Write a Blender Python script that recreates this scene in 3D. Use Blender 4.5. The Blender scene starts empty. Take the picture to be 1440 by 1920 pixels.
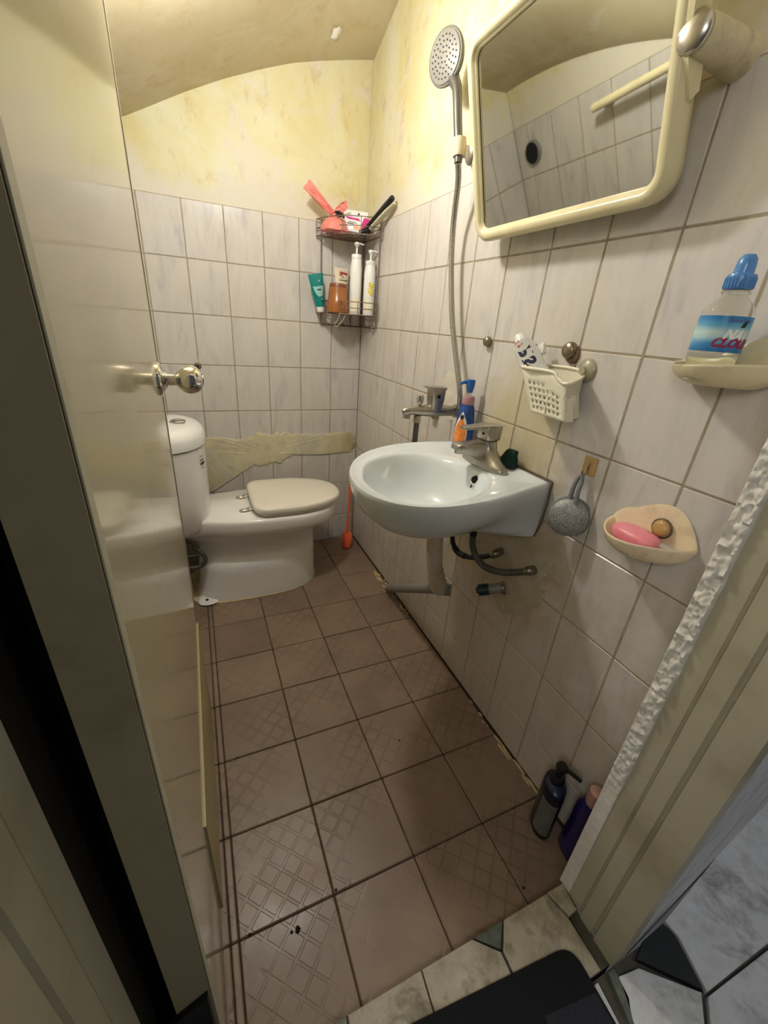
import bpy, math, random
import numpy as np
from mathutils import Vector, Matrix, Quaternion, noise
random.seed(7)
PI = math.pi
D = bpy.data
SC = bpy.context.scene
COL = SC.collection

# ------------------------------------------------------------------ camera
CAM = Vector((-0.768075, -2.061975, 1.17195))
YAW, PITCH, ROLL, FPX = math.radians(25.1804), math.radians(-24.6811), math.radians(4.4973), 767.6
fw = Vector((math.sin(YAW) * math.cos(PITCH), math.cos(YAW) * math.cos(PITCH), math.sin(PITCH)))
rt0 = Vector((math.cos(YAW), -math.sin(YAW), 0)); up0 = rt0.cross(fw)
rt = rt0 * math.cos(ROLL) + up0 * math.sin(ROLL)
up = -rt0 * math.sin(ROLL) + up0 * math.cos(ROLL)
cd = D.cameras.new('camera'); cam = D.objects.new('camera', cd); COL.objects.link(cam)
cd.sensor_fit = 'VERTICAL'; cd.sensor_height = 24; cd.lens = FPX / 1920 * 24
cd.clip_start = 0.01; cd.clip_end = 50
cam.matrix_world = Matrix(((rt.x, up.x, -fw.x, CAM.x), (rt.y, up.y, -fw.y, CAM.y), (rt.z, up.z, -fw.z, CAM.z), (0, 0, 0, 1)))
SC.camera = cam

# ------------------------------------------------------------------ world, lights, exposure
LAMP_POS = Vector((-0.57, -0.82, 1.84))
LAMP_STRENGTH = 216.0
LAMP_COLOR = (1.0, 0.982, 0.965)
HALL_ENERGY = 7.5
HALL_ENERGY_2 = 6.0
w = D.worlds.new('world'); SC.world = w; w.use_nodes = True
w.node_tree.nodes['Background'].inputs[0].default_value = (0.95, 0.97, 1.0, 1)
w.node_tree.nodes['Background'].inputs[1].default_value = 0.06
hl = D.lights.new('hall_light', 'AREA'); hl.shape = 'DISK'; hl.size = 0.6; hl.energy = HALL_ENERGY; hl.color = (1.0, 0.985, 0.96)
hlo = D.objects.new('hall_light', hl); COL.objects.link(hlo); hlo.location = (-1.70, -2.60, 1.75)
hlo.rotation_euler = Vector((1.7, 1.1, -0.7)).to_track_quat('-Z', 'Y').to_euler()
hl2 = D.lights.new('hall_fill', 'AREA'); hl2.shape = 'DISK'; hl2.size = 0.3; hl2.energy = HALL_ENERGY_2; hl2.color = (0.97, 0.98, 1.0)  # added fill with no known source, brightens the hall floor on the right
hlo2 = D.objects.new('hall_fill', hl2); COL.objects.link(hlo2); hlo2.location = (0.75, -2.85, 2.2)
hlo2.rotation_euler = Vector((-0.35, 0.6, -1.8)).to_track_quat('-Z', 'Y').to_euler()
SC.view_settings.view_transform = 'Standard'; SC.view_settings.look = 'None'
SC.view_settings.gamma = 1.0; SC.view_settings.use_curve_mapping = False
SC.view_settings.exposure = 0.0

# ------------------------------------------------------------------ helpers
def lin(c):
    return tuple(((v / 255) / 12.92 if v / 255 <= 0.04045 else ((v / 255 + 0.055) / 1.055) ** 2.4) for v in c) + (1.0,)

def ray_to(px, py, axis, val):
    """a point of the place: where the sight line through a photo pixel meets the plane axis = val"""
    d = rt * ((px - 720) / FPX) - up * ((py - 960) / FPX) + fw
    t = (val - CAM[axis]) / d[axis]
    return CAM + d * t

class NT:
    def __init__(s, name):
        s.m = D.materials.new(name); s.m.use_nodes = True
        s.t = s.m.node_tree; s.b = s.t.nodes['Principled BSDF']
    def n(s, typ, **kw):
        nd = s.t.nodes.new(typ)
        for k, v in kw.items():
            if k.startswith('i_'):
                key = k[2:]; nd.inputs[int(key) if key.isdigit() else key].default_value = v
            else: setattr(nd, k, v)
        return nd
    def l(s, a, ao, b, bi): s.t.links.new(a.outputs[ao], b.inputs[bi])
    def coords(s, kind='Object', scale=(1, 1, 1), rot=(0, 0, 0)):
        if kind == 'World':
            g = s.n('ShaderNodeNewGeometry'); src, o = g, 'Position'
        else:
            g = s.n('ShaderNodeTexCoord'); src, o = g, kind
        mp = s.n('ShaderNodeMapping'); mp.inputs['Scale'].default_value = scale; mp.inputs['Rotation'].default_value = rot
        s.l(src, o, mp, 'Vector'); return mp
    def noise(s, co, scale, detail=4, rough=0.55, dist=0.0):
        nz = s.n('ShaderNodeTexNoise'); nz.inputs['Scale'].default_value = scale; nz.inputs['Detail'].default_value = detail
        nz.inputs['Roughness'].default_value = rough; nz.inputs['Distortion'].default_value = dist
        s.l(co, 0, nz, 'Vector'); return nz
    def ramp(s, src, out, stops, interp='LINEAR'):
        r = s.n('ShaderNodeValToRGB'); r.color_ramp.interpolation = interp
        e = r.color_ramp.elements
        while len(e) < len(stops): e.new(0.5)
        for k, (p, c) in enumerate(stops): e[k].position = p; e[k].color = c if len(c) == 4 else lin(c)
        s.l(src, out, r, 0); return r
    def mix(s, a, ao, b, bo, fac=None, fo=0, mode='MIX', f=0.5):
        m = s.n('ShaderNodeMix', data_type='RGBA', blend_type=mode); m.inputs['Factor'].default_value = f
        if isinstance(a, tuple): m.inputs['A'].default_value = a
        else: s.l(a, ao, m, 'A')
        if isinstance(b, tuple): m.inputs['B'].default_value = b
        else: s.l(b, bo, m, 'B')
        if fac: s.l(fac, fo, m, 'Factor')
        return m
    def base(s, nd, o): s.l(nd, o, s.b, 'Base Color')
    def bump(s, nd, o, strength=0.2, dist=0.002):
        b = s.n('ShaderNodeBump'); b.inputs['Strength'].default_value = strength; b.inputs['Distance'].default_value = dist
        s.l(nd, o, b, 'Height'); s.l(b, 0, s.b, 'Normal'); return b

BW = lambda v: (v, v, v, 1.0)

def simple(name, rgb, rough=0.5, metal=0.0, var=0.08, scale=30, bump=0.0, spec=None, dirt=None, dirt_amt=0.5, dirt_scale=12, **kw):
    """a plain procedural material: colour broken by noise, optional grime patches and bump"""
    s = NT(name); co = s.coords('Object'); nz = s.noise(co, scale, 4)
    c = lin(rgb); a = tuple(max(0, v * (1 - var)) for v in c[:3]) + (1,); b = tuple(min(1, v * (1 + var)) for v in c[:3]) + (1,)
    r = s.ramp(nz, 'Fac', [(0.3, a), (0.7, b)]); last = r; lo = 0
    if dirt:
        n2 = s.noise(s.coords('World'), dirt_scale, 6, 0.65)
        m = s.ramp(n2, 'Fac', [(0.5, BW(0)), (0.72, BW(dirt_amt))])
        last = s.mix(r, 0, lin(dirt), 0, m, 0); lo = 2
    s.base(last, lo)
    s.b.inputs['Roughness'].default_value = rough; s.b.inputs['Metallic'].default_value = metal
    if spec is not None: s.b.inputs['Specular IOR Level'].default_value = spec
    if bump: s.bump(nz, 'Fac', bump, 0.001)
    for k, v in kw.items(): s.b.inputs[k.replace('_', ' ')].default_value = v
    return s.m

class MB:
    """collects shapes in world coordinates; one MB becomes one mesh object"""
    def __init__(s): s.v = []; s.f = []
    def add(s, v, f, M=None):
        o = len(s.v)
        s.v += [tuple(M @ Vector(p)) if M else tuple(p) for p in v]
        s.f += [tuple(i + o for i in q) for q in f]; return s
    def box(s, c, d, b=0.0, M=None):
        hx, hy, hz = (max(1e-5, x / 2) for x in d); cx, cy, cz = c
        if b <= 0:
            v = [(cx + sx * hx, cy + sy * hy, cz + sz * hz) for sx in (-1, 1) for sy in (-1, 1) for sz in (-1, 1)]
            f = [(0, 1, 3, 2), (4, 6, 7, 5), (0, 4, 5, 1), (2, 3, 7, 6), (0, 2, 6, 4), (1, 5, 7, 3)]
            return s.add(v, f, M)
        b = min(b, hx * 0.99, hy * 0.99, hz * 0.99); v = []; idx = {}
        for sx in (-1, 1):
            for sy in (-1, 1):
                for sz in (-1, 1):
                    for a in range(3):
                        p = [hx - b, hy - b, hz - b]; p[a] += b
                        idx[(sx, sy, sz, a)] = len(v); v.append((cx + sx * p[0], cy + sy * p[1], cz + sz * p[2]))
        f = []
        for sg in (-1, 1):
            q = [idx[(sg, y, z, 0)] for y, z in ((-1, -1), (1, -1), (1, 1), (-1, 1))]; f.append(q if sg > 0 else q[::-1])
            q = [idx[(x, sg, z, 1)] for x, z in ((-1, -1), (-1, 1), (1, 1), (1, -1))]; f.append(q if sg > 0 else q[::-1])
            q = [idx[(x, y, sg, 2)] for x, y in ((-1, -1), (1, -1), (1, 1), (-1, 1))]; f.append(q if sg > 0 else q[::-1])
        for a in (-1, 1):
            for c2 in (-1, 1):
                q = [idx[(a, c2, -1, 0)], idx[(a, c2, -1, 1)], idx[(a, c2, 1, 1)], idx[(a, c2, 1, 0)]]; f.append(q if a * c2 < 0 else q[::-1])
                q = [idx[(a, -1, c2, 0)], idx[(a, 1, c2, 0)], idx[(a, 1, c2, 2)], idx[(a, -1, c2, 2)]]; f.append(q if a * c2 > 0 else q[::-1])
                q = [idx[(-1, a, c2, 1)], idx[(-1, a, c2, 2)], idx[(1, a, c2, 2)], idx[(1, a, c2, 1)]]; f.append(q if a * c2 > 0 else q[::-1])
        for sx in (-1, 1):
            for sy in (-1, 1):
                for sz in (-1, 1):
                    q = [idx[(sx, sy, sz, a)] for a in range(3)]; f.append(q if sx * sy * sz > 0 else q[::-1])
        return s.add(v, f, M)
    def loft(s, rings, cap0=True, cap1=True, closed=True, M=None):
        n = len(rings[0]); v = [p for r in rings for p in r]; f = []
        for k in range(len(rings) - 1):
            for i in range(n if closed else n - 1):
                j = (i + 1) % n
                f.append((k * n + i, k * n + j, (k + 1) * n + j, (k + 1) * n + i))
        if cap0: f.append(tuple(range(n - 1, -1, -1)))
        if cap1: f.append(tuple((len(rings) - 1) * n + i for i in range(n)))
        return s.add(v, f, M)
    def lathe(s, prof, seg=24, M=None):
        """profile (r, z) from bottom to top round the local z axis"""
        rings = [[(r * math.cos(2 * PI * i / seg), r * math.sin(2 * PI * i / seg), z) for i in range(seg)] for r, z in prof]
        return s.loft(rings, True, True, True, M)
    def prism(s, poly, z0, z1, M=None):
        return s.loft([[(x, y, z0) for x, y in poly], [(x, y, z1) for x, y in poly]], M=M)
    def tube(s, pts, r, seg=10, smooth=0, cap=True, flat=None):
        P = [Vector(p) for p in pts]
        R = list(r) if isinstance(r, (list, tuple)) else [r] * len(P)
        if smooth:
            Q = []; RR = []
            for i in range(len(P) - 1):
                p0 = P[max(i - 1, 0)]; p1 = P[i]; p2 = P[i + 1]; p3 = P[min(i + 2, len(P) - 1)]
                for k in range(smooth):
                    t = k / smooth
                    Q.append(0.5 * ((2 * p1) + (p2 - p0) * t + (2 * p0 - 5 * p1 + 4 * p2 - p3) * t * t + (3 * p1 - p0 - 3 * p2 + p3) * t ** 3))
                    RR.append(R[i] + (R[i + 1] - R[i]) * t)
            Q.append(P[-1]); RR.append(R[-1]); P, R = Q, RR
        rings = []; nrm = None; n = len(P)
        for i in range(n):
            a = P[max(i - 1, 0)]; b = P[min(i + 1, n - 1)]; t = (b - a).normalized()
            if nrm is None:
                ref = Vector((0, 0, 1)) if abs(t.z) < 0.9 else Vector((1, 0, 0))
                nrm = (ref - t * ref.dot(t)).normalized()
            else:
                nrm = (nrm - t * nrm.dot(t)).normalized()
            bn = t.cross(nrm); fl = flat if flat else 1.0
            rings.append([tuple(P[i] + (nrm * math.cos(2 * PI * k / seg) * fl + bn * math.sin(2 * PI * k / seg)) * R[i]) for k in range(seg)])
        return s.loft(rings, cap, cap)
    def grid(s, nu, nv, fn):
        v = [fn(i / nu, j / nv) for j in range(nv + 1) for i in range(nu + 1)]
        f = [(j * (nu + 1) + i, j * (nu + 1) + i + 1, (j + 1) * (nu + 1) + i + 1, (j + 1) * (nu + 1) + i) for j in range(nv) for i in range(nu)]
        return s.add(v, f)

WLOC = {}
def link(o, parent, loc):
    COL.objects.link(o); WLOC[o.name] = Vector(loc)
    if parent is not None:
        o.parent = parent; o.location = Vector(loc) - WLOC[parent.name]
    else: o.location = loc
    return o

def mesh_of(name, mb, m, smooth=None, origin=None):
    v = np.array(mb.v, float)
    if origin is None: origin = (v.min(0) + v.max(0)) / 2
    me = D.meshes.new(name); me.from_pydata((v - np.array(origin)).tolist(), [], mb.f)
    import bmesh
    bm = bmesh.new(); bm.from_mesh(me); bmesh.ops.recalc_face_normals(bm, faces=bm.faces); bm.to_mesh(me); bm.free()
    if m: me.materials.append(m)
    if smooth is not None:
        me.polygons.foreach_set('use_smooth', [True] * len(me.polygons)); me.set_sharp_from_angle(angle=math.radians(smooth))
    me.update(); return me, Vector(origin)

def obj(name, mb, m, parent=None, smooth=40, label=None, mods=()):
    me, c = mesh_of(name, mb, m, smooth)
    o = D.objects.new(name, me); link(o, parent, c)
    if label: o['label'] = label
    for typ, kw in mods:
        md = o.modifiers.new(typ.lower(), typ)
        for k, v in kw.items(): setattr(md, k, v)
    return o

def tag(o, label, cat, group=None, kind=None):
    o['label'] = label; o['category'] = cat
    if group: o['group'] = group
    if kind: o['kind'] = kind
    return o

def thing(name, label, cat, loc, group=None, kind=None):
    o = D.objects.new(name, None); o.empty_display_size = 0.03; link(o, None, loc)
    return tag(o, label, cat, group, kind)

def axis_mat(loc, zdir, xhint=(0, 0, 1)):
    """matrix whose local z points along zdir"""
    z = Vector(zdir).normalized(); x = Vector(xhint); x = (x - z * x.dot(z))
    if x.length < 1e-4: x = Vector((1, 0, 0)); x = x - z * x.dot(z)
    x.normalize(); y = z.cross(x)
    return Matrix(((x.x, y.x, z.x, loc[0]), (x.y, y.y, z.y, loc[1]), (x.z, y.z, z.z, loc[2]), (0, 0, 0, 1)))

def smooth_poly(pts, n=8):
    """closed Catmull-Rom through 2-D points"""
    out = []; m = len(pts)
    for i in range(m):
        p0, p1, p2, p3 = (Vector(pts[(i + k - 1) % m]) for k in range(4))
        for k in range(n):
            t = k / n
            out.append(tuple(0.5 * ((2 * p1) + (p2 - p0) * t + (2 * p0 - 5 * p1 + 4 * p2 - p3) * t * t + (3 * p1 - p0 - 3 * p2 + p3) * t ** 3)))
    return out

def text_mb(txt, size, shear=0.0, depth=0.0002, bold=0.0):
    """letters as a flat mesh in local xy, centred"""
    cu = D.curves.new('txt', 'FONT'); cu.body = txt; cu.size = size; cu.shear = shear; cu.extrude = depth; cu.offset = bold; cu.align_x = 'CENTER'; cu.align_y = 'CENTER'; cu.resolution_u = 3
    o = D.objects.new('txt', cu); COL.objects.link(o); dg = bpy.context.evaluated_depsgraph_get(); dg.update()
    me = o.evaluated_get(dg).to_mesh()
    mb = MB(); mb.add([tuple(v.co) for v in me.vertices], [tuple(p.vertices) for p in me.polygons])
    o.evaluated_get(dg).to_mesh_clear(); D.objects.remove(o); D.curves.remove(cu)
    return mb

# ------------------------------------------------------------------ materials
def mat_tile():
    s = NT('wall_tile_glaze')
    oi = s.n('ShaderNodeObjectInfo')
    g = s.n('ShaderNodeNewGeometry')
    off = s.n('ShaderNodeVectorMath', operation='SCALE'); off.inputs['Scale'].default_value = 13.0
    cmb = s.n('ShaderNodeCombineXYZ'); s.l(oi, 'Random', cmb, 0); s.l(oi, 'Random', cmb, 1); s.l(oi, 'Random', cmb, 2)
    s.l(cmb, 0, off, 0)
    add = s.n('ShaderNodeVectorMath', operation='ADD'); s.l(g, 'Position', add, 0); s.l(off, 0, add, 1)
    mp = s.n('ShaderNodeMapping'); mp.inputs['Rotation'].default_value = (0.55, 0.55, 0.2); mp.inputs['Scale'].default_value = (22, 22, 5.5)
    s.l(add, 0, mp, 'Vector')
    n1 = s.noise(mp, 1.0, 6, 0.62, 0.6)
    r1 = s.ramp(n1, 'Fac', [(0.30, (186, 182, 181)), (0.44, (204, 199, 193)), (0.60, (211, 206, 198)), (0.74, (207, 195, 187))])
    n2 = s.noise(s.coords('World'), 3.0, 5, 0.6)
    d = s.ramp(n2, 'Fac', [(0.45, BW(0)), (0.75, BW(0.22))])
    m1 = s.mix(r1, 0, lin((196, 180, 150)), 0, d, 0)
    # old beige scum round the basin on the right wall
    def blob(c, rad, top=0.75):
        v = s.n('ShaderNodeVectorMath', operation='SUBTRACT'); s.l(g, 'Position', v, 0); v.inputs[1].default_value = c
        ln = s.n('ShaderNodeVectorMath', operation='LENGTH'); s.l(v, 0, ln, 0)
        nn = s.noise(s.coords('World'), 14, 6, 0.65)
        a = s.n('ShaderNodeMath', operation='MULTIPLY_ADD'); s.l(nn, 'Fac', a, 0); a.inputs[1].default_value = -rad * 1.1; s.l(ln, 'Value', a, 2)
        mr = s.n('ShaderNodeMapRange'); mr.inputs['From Min'].default_value = rad * 0.05; mr.inputs['From Max'].default_value = rad * 0.55
        mr.inputs['To Min'].default_value = top; mr.inputs['To Max'].default_value = 0.0
        s.l(a, 0, mr, 'Value'); return mr
    b1 = blob((0, -1.22, 0.93), 0.17); b2 = blob((0, -1.25, 0.62), 0.26)
    m2 = s.mix(m1, 2, lin((196, 184, 142)), 0, b1, 0)
    m3 = s.mix(m2, 2, lin((176, 158, 120)), 0, b2, 0)
    b3 = blob((0, -1.15, 0.18), 0.75, 0.42)
    m3 = s.mix(m3, 2, lin((164, 142, 106)), 0, b3, 0)
    s.base(m3, 2)
    s.b.inputs['Roughness'].default_value = 0.24; s.b.inputs['Specular IOR Level'].default_value = 0.45
    n3 = s.noise(s.coords('World'), 9, 3); s.bump(n3, 'Fac', 0.12, 0.004)
    return s.m

def mat_plaster(name, stops, patch=(218, 209, 194), rough=0.85, bumps=0.5, band=None):
    s = NT(name); co = s.coords('World')
    n1 = s.noise(co, 2.6, 7, 0.62, 0.5); r1 = s.ramp(n1, 'Fac', stops)
    n2 = s.noise(co, 5.5, 8, 0.7, 1.0)
    m2 = s.ramp(n2, 'Fac', [(0.52, BW(0)), (0.60, BW(0.75))])
    a = s.mix(r1, 0, lin(patch), 0, m2, 0)
    n3 = s.noise(s.coords('World', (1, 1, 0.6)), 11, 8, 0.75)
    m3 = s.ramp(n3, 'Fac', [(0.54, BW(0)), (0.72, BW(0.55))])
    b = s.mix(a, 2, lin((172, 138, 74)), 0, m3, 0)
    if band:      # bare pale skim coat just above the tile edge
        g = s.n('ShaderNodeNewGeometry'); sp = s.n('ShaderNodeSeparateXYZ'); s.l(g, 'Position', sp, 0)
        nb_ = s.noise(co, 4.0, 5, 0.6)
        a_ = s.n('ShaderNodeMath', operation='MULTIPLY_ADD'); s.l(nb_, 'Fac', a_, 0); a_.inputs[1].default_value = -0.42; s.l(sp, 'Z', a_, 2)
        mr = s.n('ShaderNodeMapRange'); s.l(a_, 0, mr, 'Value'); mr.inputs['From Min'].default_value = band - 0.22; mr.inputs['From Max'].default_value = band - 0.15
        mr.inputs['To Min'].default_value = 0.85; mr.inputs['To Max'].default_value = 0.0
        b = s.mix(b, 2, lin((216, 209, 194)), 0, mr, 0)
    s.base(b, 2); s.b.inputs['Roughness'].default_value = rough
    n4 = s.noise(co, 30, 8, 0.7)
    mx = s.mix(n4, 0, m2, 0, f=0.35); s.bump(mx, 2, bumps, 0.004)
    return s.m

def mat_floor_tile():
    s = NT('floor_tile_glaze'); oi = s.n('ShaderNodeObjectInfo')
    co = s.coords('World', (1, 1, 1), (0, 0, PI / 4))
    # worn diagonal weave relief of the old tile
    br = s.n('ShaderNodeTexBrick'); br.offset = 0.0; br.inputs['Scale'].default_value = 13.0; br.inputs['Mortar Size'].default_value = 0.05; br.inputs['Mortar Smooth'].default_value = 0.4
    br.inputs['Color1'].default_value = BW(1); br.inputs['Color2'].default_value = BW(0.75); br.inputs['Mortar'].default_value = BW(0)
    br.inputs['Brick Width'].default_value = 0.5; br.inputs['Row Height'].default_value = 0.5
    s.l(co, 0, br, 'Vector')
    wn = s.noise(s.coords('World'), 5.0, 5, 0.6); wm = s.ramp(wn, 'Fac', [(0.42, BW(0)), (0.62, BW(1))])
    n1 = s.noise(s.coords('World'), 7, 6, 0.65)
    r1 = s.ramp(n1, 'Fac', [(0.3, (122, 102, 86)), (0.5, (135, 114, 97)), (0.7, (145, 123, 105))])
    rv = s.ramp(oi, 'Random', [(0.0, BW(0.88)), (1.0, BW(1.05))])
    m1 = s.mix(r1, 0, rv, 0, mode='MULTIPLY', f=1.0)
    mo = s.ramp(br, 'Fac', [(0.0, BW(0)), (1.0, BW(0.5))])
    fm = s.n('ShaderNodeMath', operation='MULTIPLY'); s.l(mo, 0, fm, 0); s.l(wm, 0, fm, 1)
    m2 = s.mix(m1, 2, lin((112, 92, 70)), 0, fm, 0)
    dn = s.noise(s.coords('World'), 18, 7, 0.7); dm = s.ramp(dn, 'Fac', [(0.60, BW(0)), (0.72, BW(0.4))])
    m3 = s.mix(m2, 2, lin((118, 92, 58)), 0, dm, 0)
    s.base(m3, 2)
    rr = s.ramp(n1, 'Fac', [(0.3, BW(0.30)), (0.7, BW(0.48))]); s.l(rr, 0, s.b, 'Roughness')
    b = s.bump(fm, 0, 0.6, -0.003)
    return s.m

def mat_hall_stone(name, stops, dirt=(70, 66, 58), amt=0.75, scale=9, edge=0.56):
    s = NT(name); co = s.coords('World'); n1 = s.noise(co, 24, 8, 0.7); r = s.ramp(n1, 'Fac', stops)
    n2 = s.noise(co, scale, 8, 0.68, 0.4); m = s.ramp(n2, 'Fac', [(edge, BW(0)), (edge + 0.17, BW(amt))])
    x = s.mix(r, 0, lin(dirt), 0, m, 0); s.base(x, 2); s.b.inputs['Roughness'].default_value = 0.5
    s.bump(n1, 'Fac', 0.15, 0.001); return s.m

M_TILE = mat_tile()
M_GROUT = simple('grout', (158, 144, 120), 0.9, var=0.2, scale=40)
M_PLASTER = mat_plaster('yellow_peeling_plaster', [(0.30, (196, 178, 122)), (0.42, (212, 201, 150)), (0.56, (218, 212, 174)), (0.72, (222, 218, 200))], band=1.60)
M_CEIL = mat_plaster('ceiling_plaster', [(0.30, (184, 170, 134)), (0.5, (196, 183, 148)), (0.72, (206, 196, 166))], patch=(200, 190, 162), bumps=0.3)
M_CEMENT = mat_plaster('rough_cement_patch', [(0.3, (172, 158, 116)), (0.45, (204, 194, 156)), (0.7, (216, 209, 180))], patch=(196, 190, 172), bumps=1.0)
M_CEMENT2 = mat_plaster('smooth_cement_smear', [(0.3, (156, 143, 114)), (0.5, (172, 159, 130)), (0.7, (182, 171, 144))], patch=(184, 175, 154), bumps=0.4)
M_SEAL = simple('mouldy_sealant', (98, 80, 54), 0.8, var=0.3, scale=60)
M_CEMENT3 = simple('pale_filler', (212, 205, 190), 0.7, var=0.06, scale=40)
M_FTILE = mat_floor_tile()
M_FGROUT = simple('dark_floor_grout', (58, 42, 24), 0.9, var=0.25, scale=30)
M_DOOR = simple('glossy_cream_door', (184, 174, 142), 0.10, var=0.03, scale=3, spec=0.62)
M_DOOREDGE = simple('door_edge_cream', (178, 168, 134), 0.45, var=0.05, scale=6, dirt=(120, 104, 70), dirt_amt=0.3)
M_FRAME = simple('cream_frame_paint', (186, 180, 154), 0.4, var=0.05, scale=5, dirt=(130, 114, 80), dirt_amt=0.4, dirt_scale=7)
M_GAPSHADE = simple('gap_shade_brown', (34, 24, 12), 0.7, var=0.2, scale=20)  # near-black brown standing in for the shade of the hinge gap
M_WHITEWALL = simple('white_wall_paint', (218, 218, 220), 0.8, var=0.06, scale=14, bump=0.3, dirt=(120, 116, 106), dirt_amt=0.5, dirt_scale=10)
M_ROUGH = simple('rough_white_plaster', (226, 222, 210), 0.8, var=0.08, scale=60, bump=0.6)
M_PORC = simple('white_porcelain', (240, 240, 236), 0.08, var=0.015, scale=4, spec=0.6)
M_PORC_B = simple('basin_porcelain', (226, 232, 234), 0.08, var=0.015, scale=4, spec=0.6, dirt=(206, 204, 186), dirt_amt=0.25)
M_SEAT = simple('ivory_seat_plastic', (238, 232, 218), 0.22, var=0.02, scale=4)
M_CHROME = simple('chrome', (225, 222, 216), 0.07, 1.0, var=0.04, scale=20)
M_SHOWER = simple('grey_plated_plastic', (108, 106, 101), 0.3, 0.55, var=0.06, scale=20)
M_DULLCHROME = simple('dull_scaled_chrome', (176, 172, 162), 0.33, 1.0, var=0.16, scale=60, bump=0.25, dirt=(190, 186, 170), dirt_amt=0.6, dirt_scale=40)
M_STEEL2 = simple('satin_steel', (196, 192, 182), 0.28, 1.0, var=0.12, scale=50)
M_RUBBER = simple('black_rubber', (28, 27, 25), 0.55, var=0.2, scale=40)
M_BLACK = simple('black_plastic', (18, 19, 22), 0.3, var=0.1)
M_HOSE = simple('braided_grey_hose', (96, 94, 86), 0.5, 0.4, var=0.3, scale=150, bump=0.3, dirt=(86, 66, 40), dirt_amt=0.6, dirt_scale=25)
M_PVC = simple('grey_pvc', (132, 132, 126), 0.45, var=0.08, scale=12, dirt=(110, 92, 66), dirt_amt=0.5, dirt_scale=14)
M_PVCW = simple('stained_white_pvc', (206, 196, 176), 0.45, var=0.08, scale=14, dirt=(150, 124, 88), dirt_amt=0.6, dirt_scale=14)
M_GREENCAP = simple('dark_green_plastic', (14, 46, 40), 0.5, var=0.15)
M_MIRROR = simple('mirror_silver', (186, 187, 180), 0.025, 1.0, var=0.05, scale=6)
M_IVORY = simple('ivory_plastic', (226, 216, 174), 0.28, var=0.03, scale=6, dirt=(196, 180, 130), dirt_amt=0.4, dirt_scale=9)
M_IVORYD = simple('dusty_ivory_plastic', (214, 202, 168), 0.55, var=0.1, scale=40, dirt=(150, 130, 96), dirt_amt=0.55, dirt_scale=26)
M_BASKET = simple('cream_basket_plastic', (234, 228, 204), 0.35, var=0.03)
M_DISH = simple('beige_dish_plastic', (236, 217, 182), 0.32, var=0.05, scale=12, dirt=(160, 120, 76), dirt_amt=0.35, dirt_scale=30)
M_DISH2 = simple('pale_dish_plastic', (222, 210, 172), 0.32, var=0.05, scale=12, dirt=(176, 156, 110), dirt_amt=0.35, dirt_scale=24)
M_SOAP = simple('pink_soap', (240, 140, 154), 0.35, var=0.06, scale=25, dirt=(246, 178, 184), dirt_amt=0.5, dirt_scale=40, Subsurface_Weight=0.15)
M_SLIVER = simple('grey_soap_sliver', (176, 168, 158), 0.5, var=0.1)
M_RUST = simple('rusty_wire', (128, 110, 96), 0.5, 0.6, var=0.35, scale=60, dirt=(112, 72, 46), dirt_amt=0.7, dirt_scale=30)
M_WHITEPL = simple('white_bottle_plastic', (240, 240, 234), 0.25, var=0.015)
M_LABELW = simple('cream_label_print', (238, 232, 206), 0.35, var=0.05)
M_YELLOWP = simple('yellow_flower_print', (232, 206, 84), 0.4, var=0.25, scale=120)
M_INK = simple('dark_ink', (34, 32, 40), 0.5, var=0.05)
M_TEAL = simple('teal_tube', (0, 128, 124), 0.25, var=0.05)
M_TEALPALE = simple('pale_teal_print', (150, 200, 196), 0.3, var=0.08)
M_CREAMT = simple('cream_tube', (240, 228, 200), 0.3, var=0.03)
M_RED = simple('red_print', (190, 40, 40), 0.4, var=0.08)
M_AMBER = simple('amber_jar_plastic', (172, 106, 50), 0.28, var=0.12, scale=14, Transmission_Weight=0.25)
M_AMBERLID = simple('brown_jar_rim', (120, 66, 40), 0.35, var=0.1)
M_PINKGAUZE = simple('pink_gauze', (244, 146, 134), 0.6, var=0.14, scale=30, Alpha=0.80)
M_PACKW = simple('white_pack_film', (238, 234, 236), 0.3, var=0.03)
M_MAGENTA = simple('magenta_print', (206, 52, 140), 0.35, var=0.1)
M_OLIVEB = simple('pale_olive_plastic', (206, 202, 172), 0.4, var=0.05)
M_BLUEPUMP = simple('blue_plastic', (34, 100, 178), 0.3, var=0.06)
M_BLUEBOT = simple('blue_violet_bottle', (40, 84, 164), 0.22, var=0.08, Transmission_Weight=0.2)
M_PINKCOL = simple('dusty_pink_collar', (178, 132, 142), 0.4, var=0.1)
M_ORANGEP = simple('orange_label_print', (244, 140, 62), 0.4, var=0.25, scale=90)
M_PALELAB = simple('pale_label_edge', (240, 232, 200), 0.4, var=0.05)
M_ORANGE = simple('orange_plastic', (236, 104, 64), 0.35, var=0.06)
M_TOOTHW = simple('toothpaste_laminate', (222, 222, 216), 0.28, 0.15, var=0.04)
M_NAVY = simple('navy_ink', (22, 24, 64), 0.4, var=0.03)
M_GREYSCRUB = simple('silver_scrubber_mesh', (160, 160, 158), 0.45, 0.45, var=0.75, scale=420, bump=1.0)
M_GREYFELT = simple('grey_felt', (118, 120, 122), 0.9, var=0.15, scale=200)
M_HOOKB = simple('amber_adhesive_plate', (206, 168, 104), 0.3, var=0.1, Transmission_Weight=0.2)
M_STEEL = simple('worn_steel', (150, 140, 122), 0.35, 1.0, var=0.25, scale=60)
M_NAVYBOT = simple('black_navy_bottle', (12, 14, 30), 0.22, var=0.1)
M_NAVYTOP = simple('navy_shoulder', (22, 30, 66), 0.3, var=0.1)
M_GREYLAB = simple('grey_bottle_label', (96, 100, 92), 0.4, var=0.15, scale=30)
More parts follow.
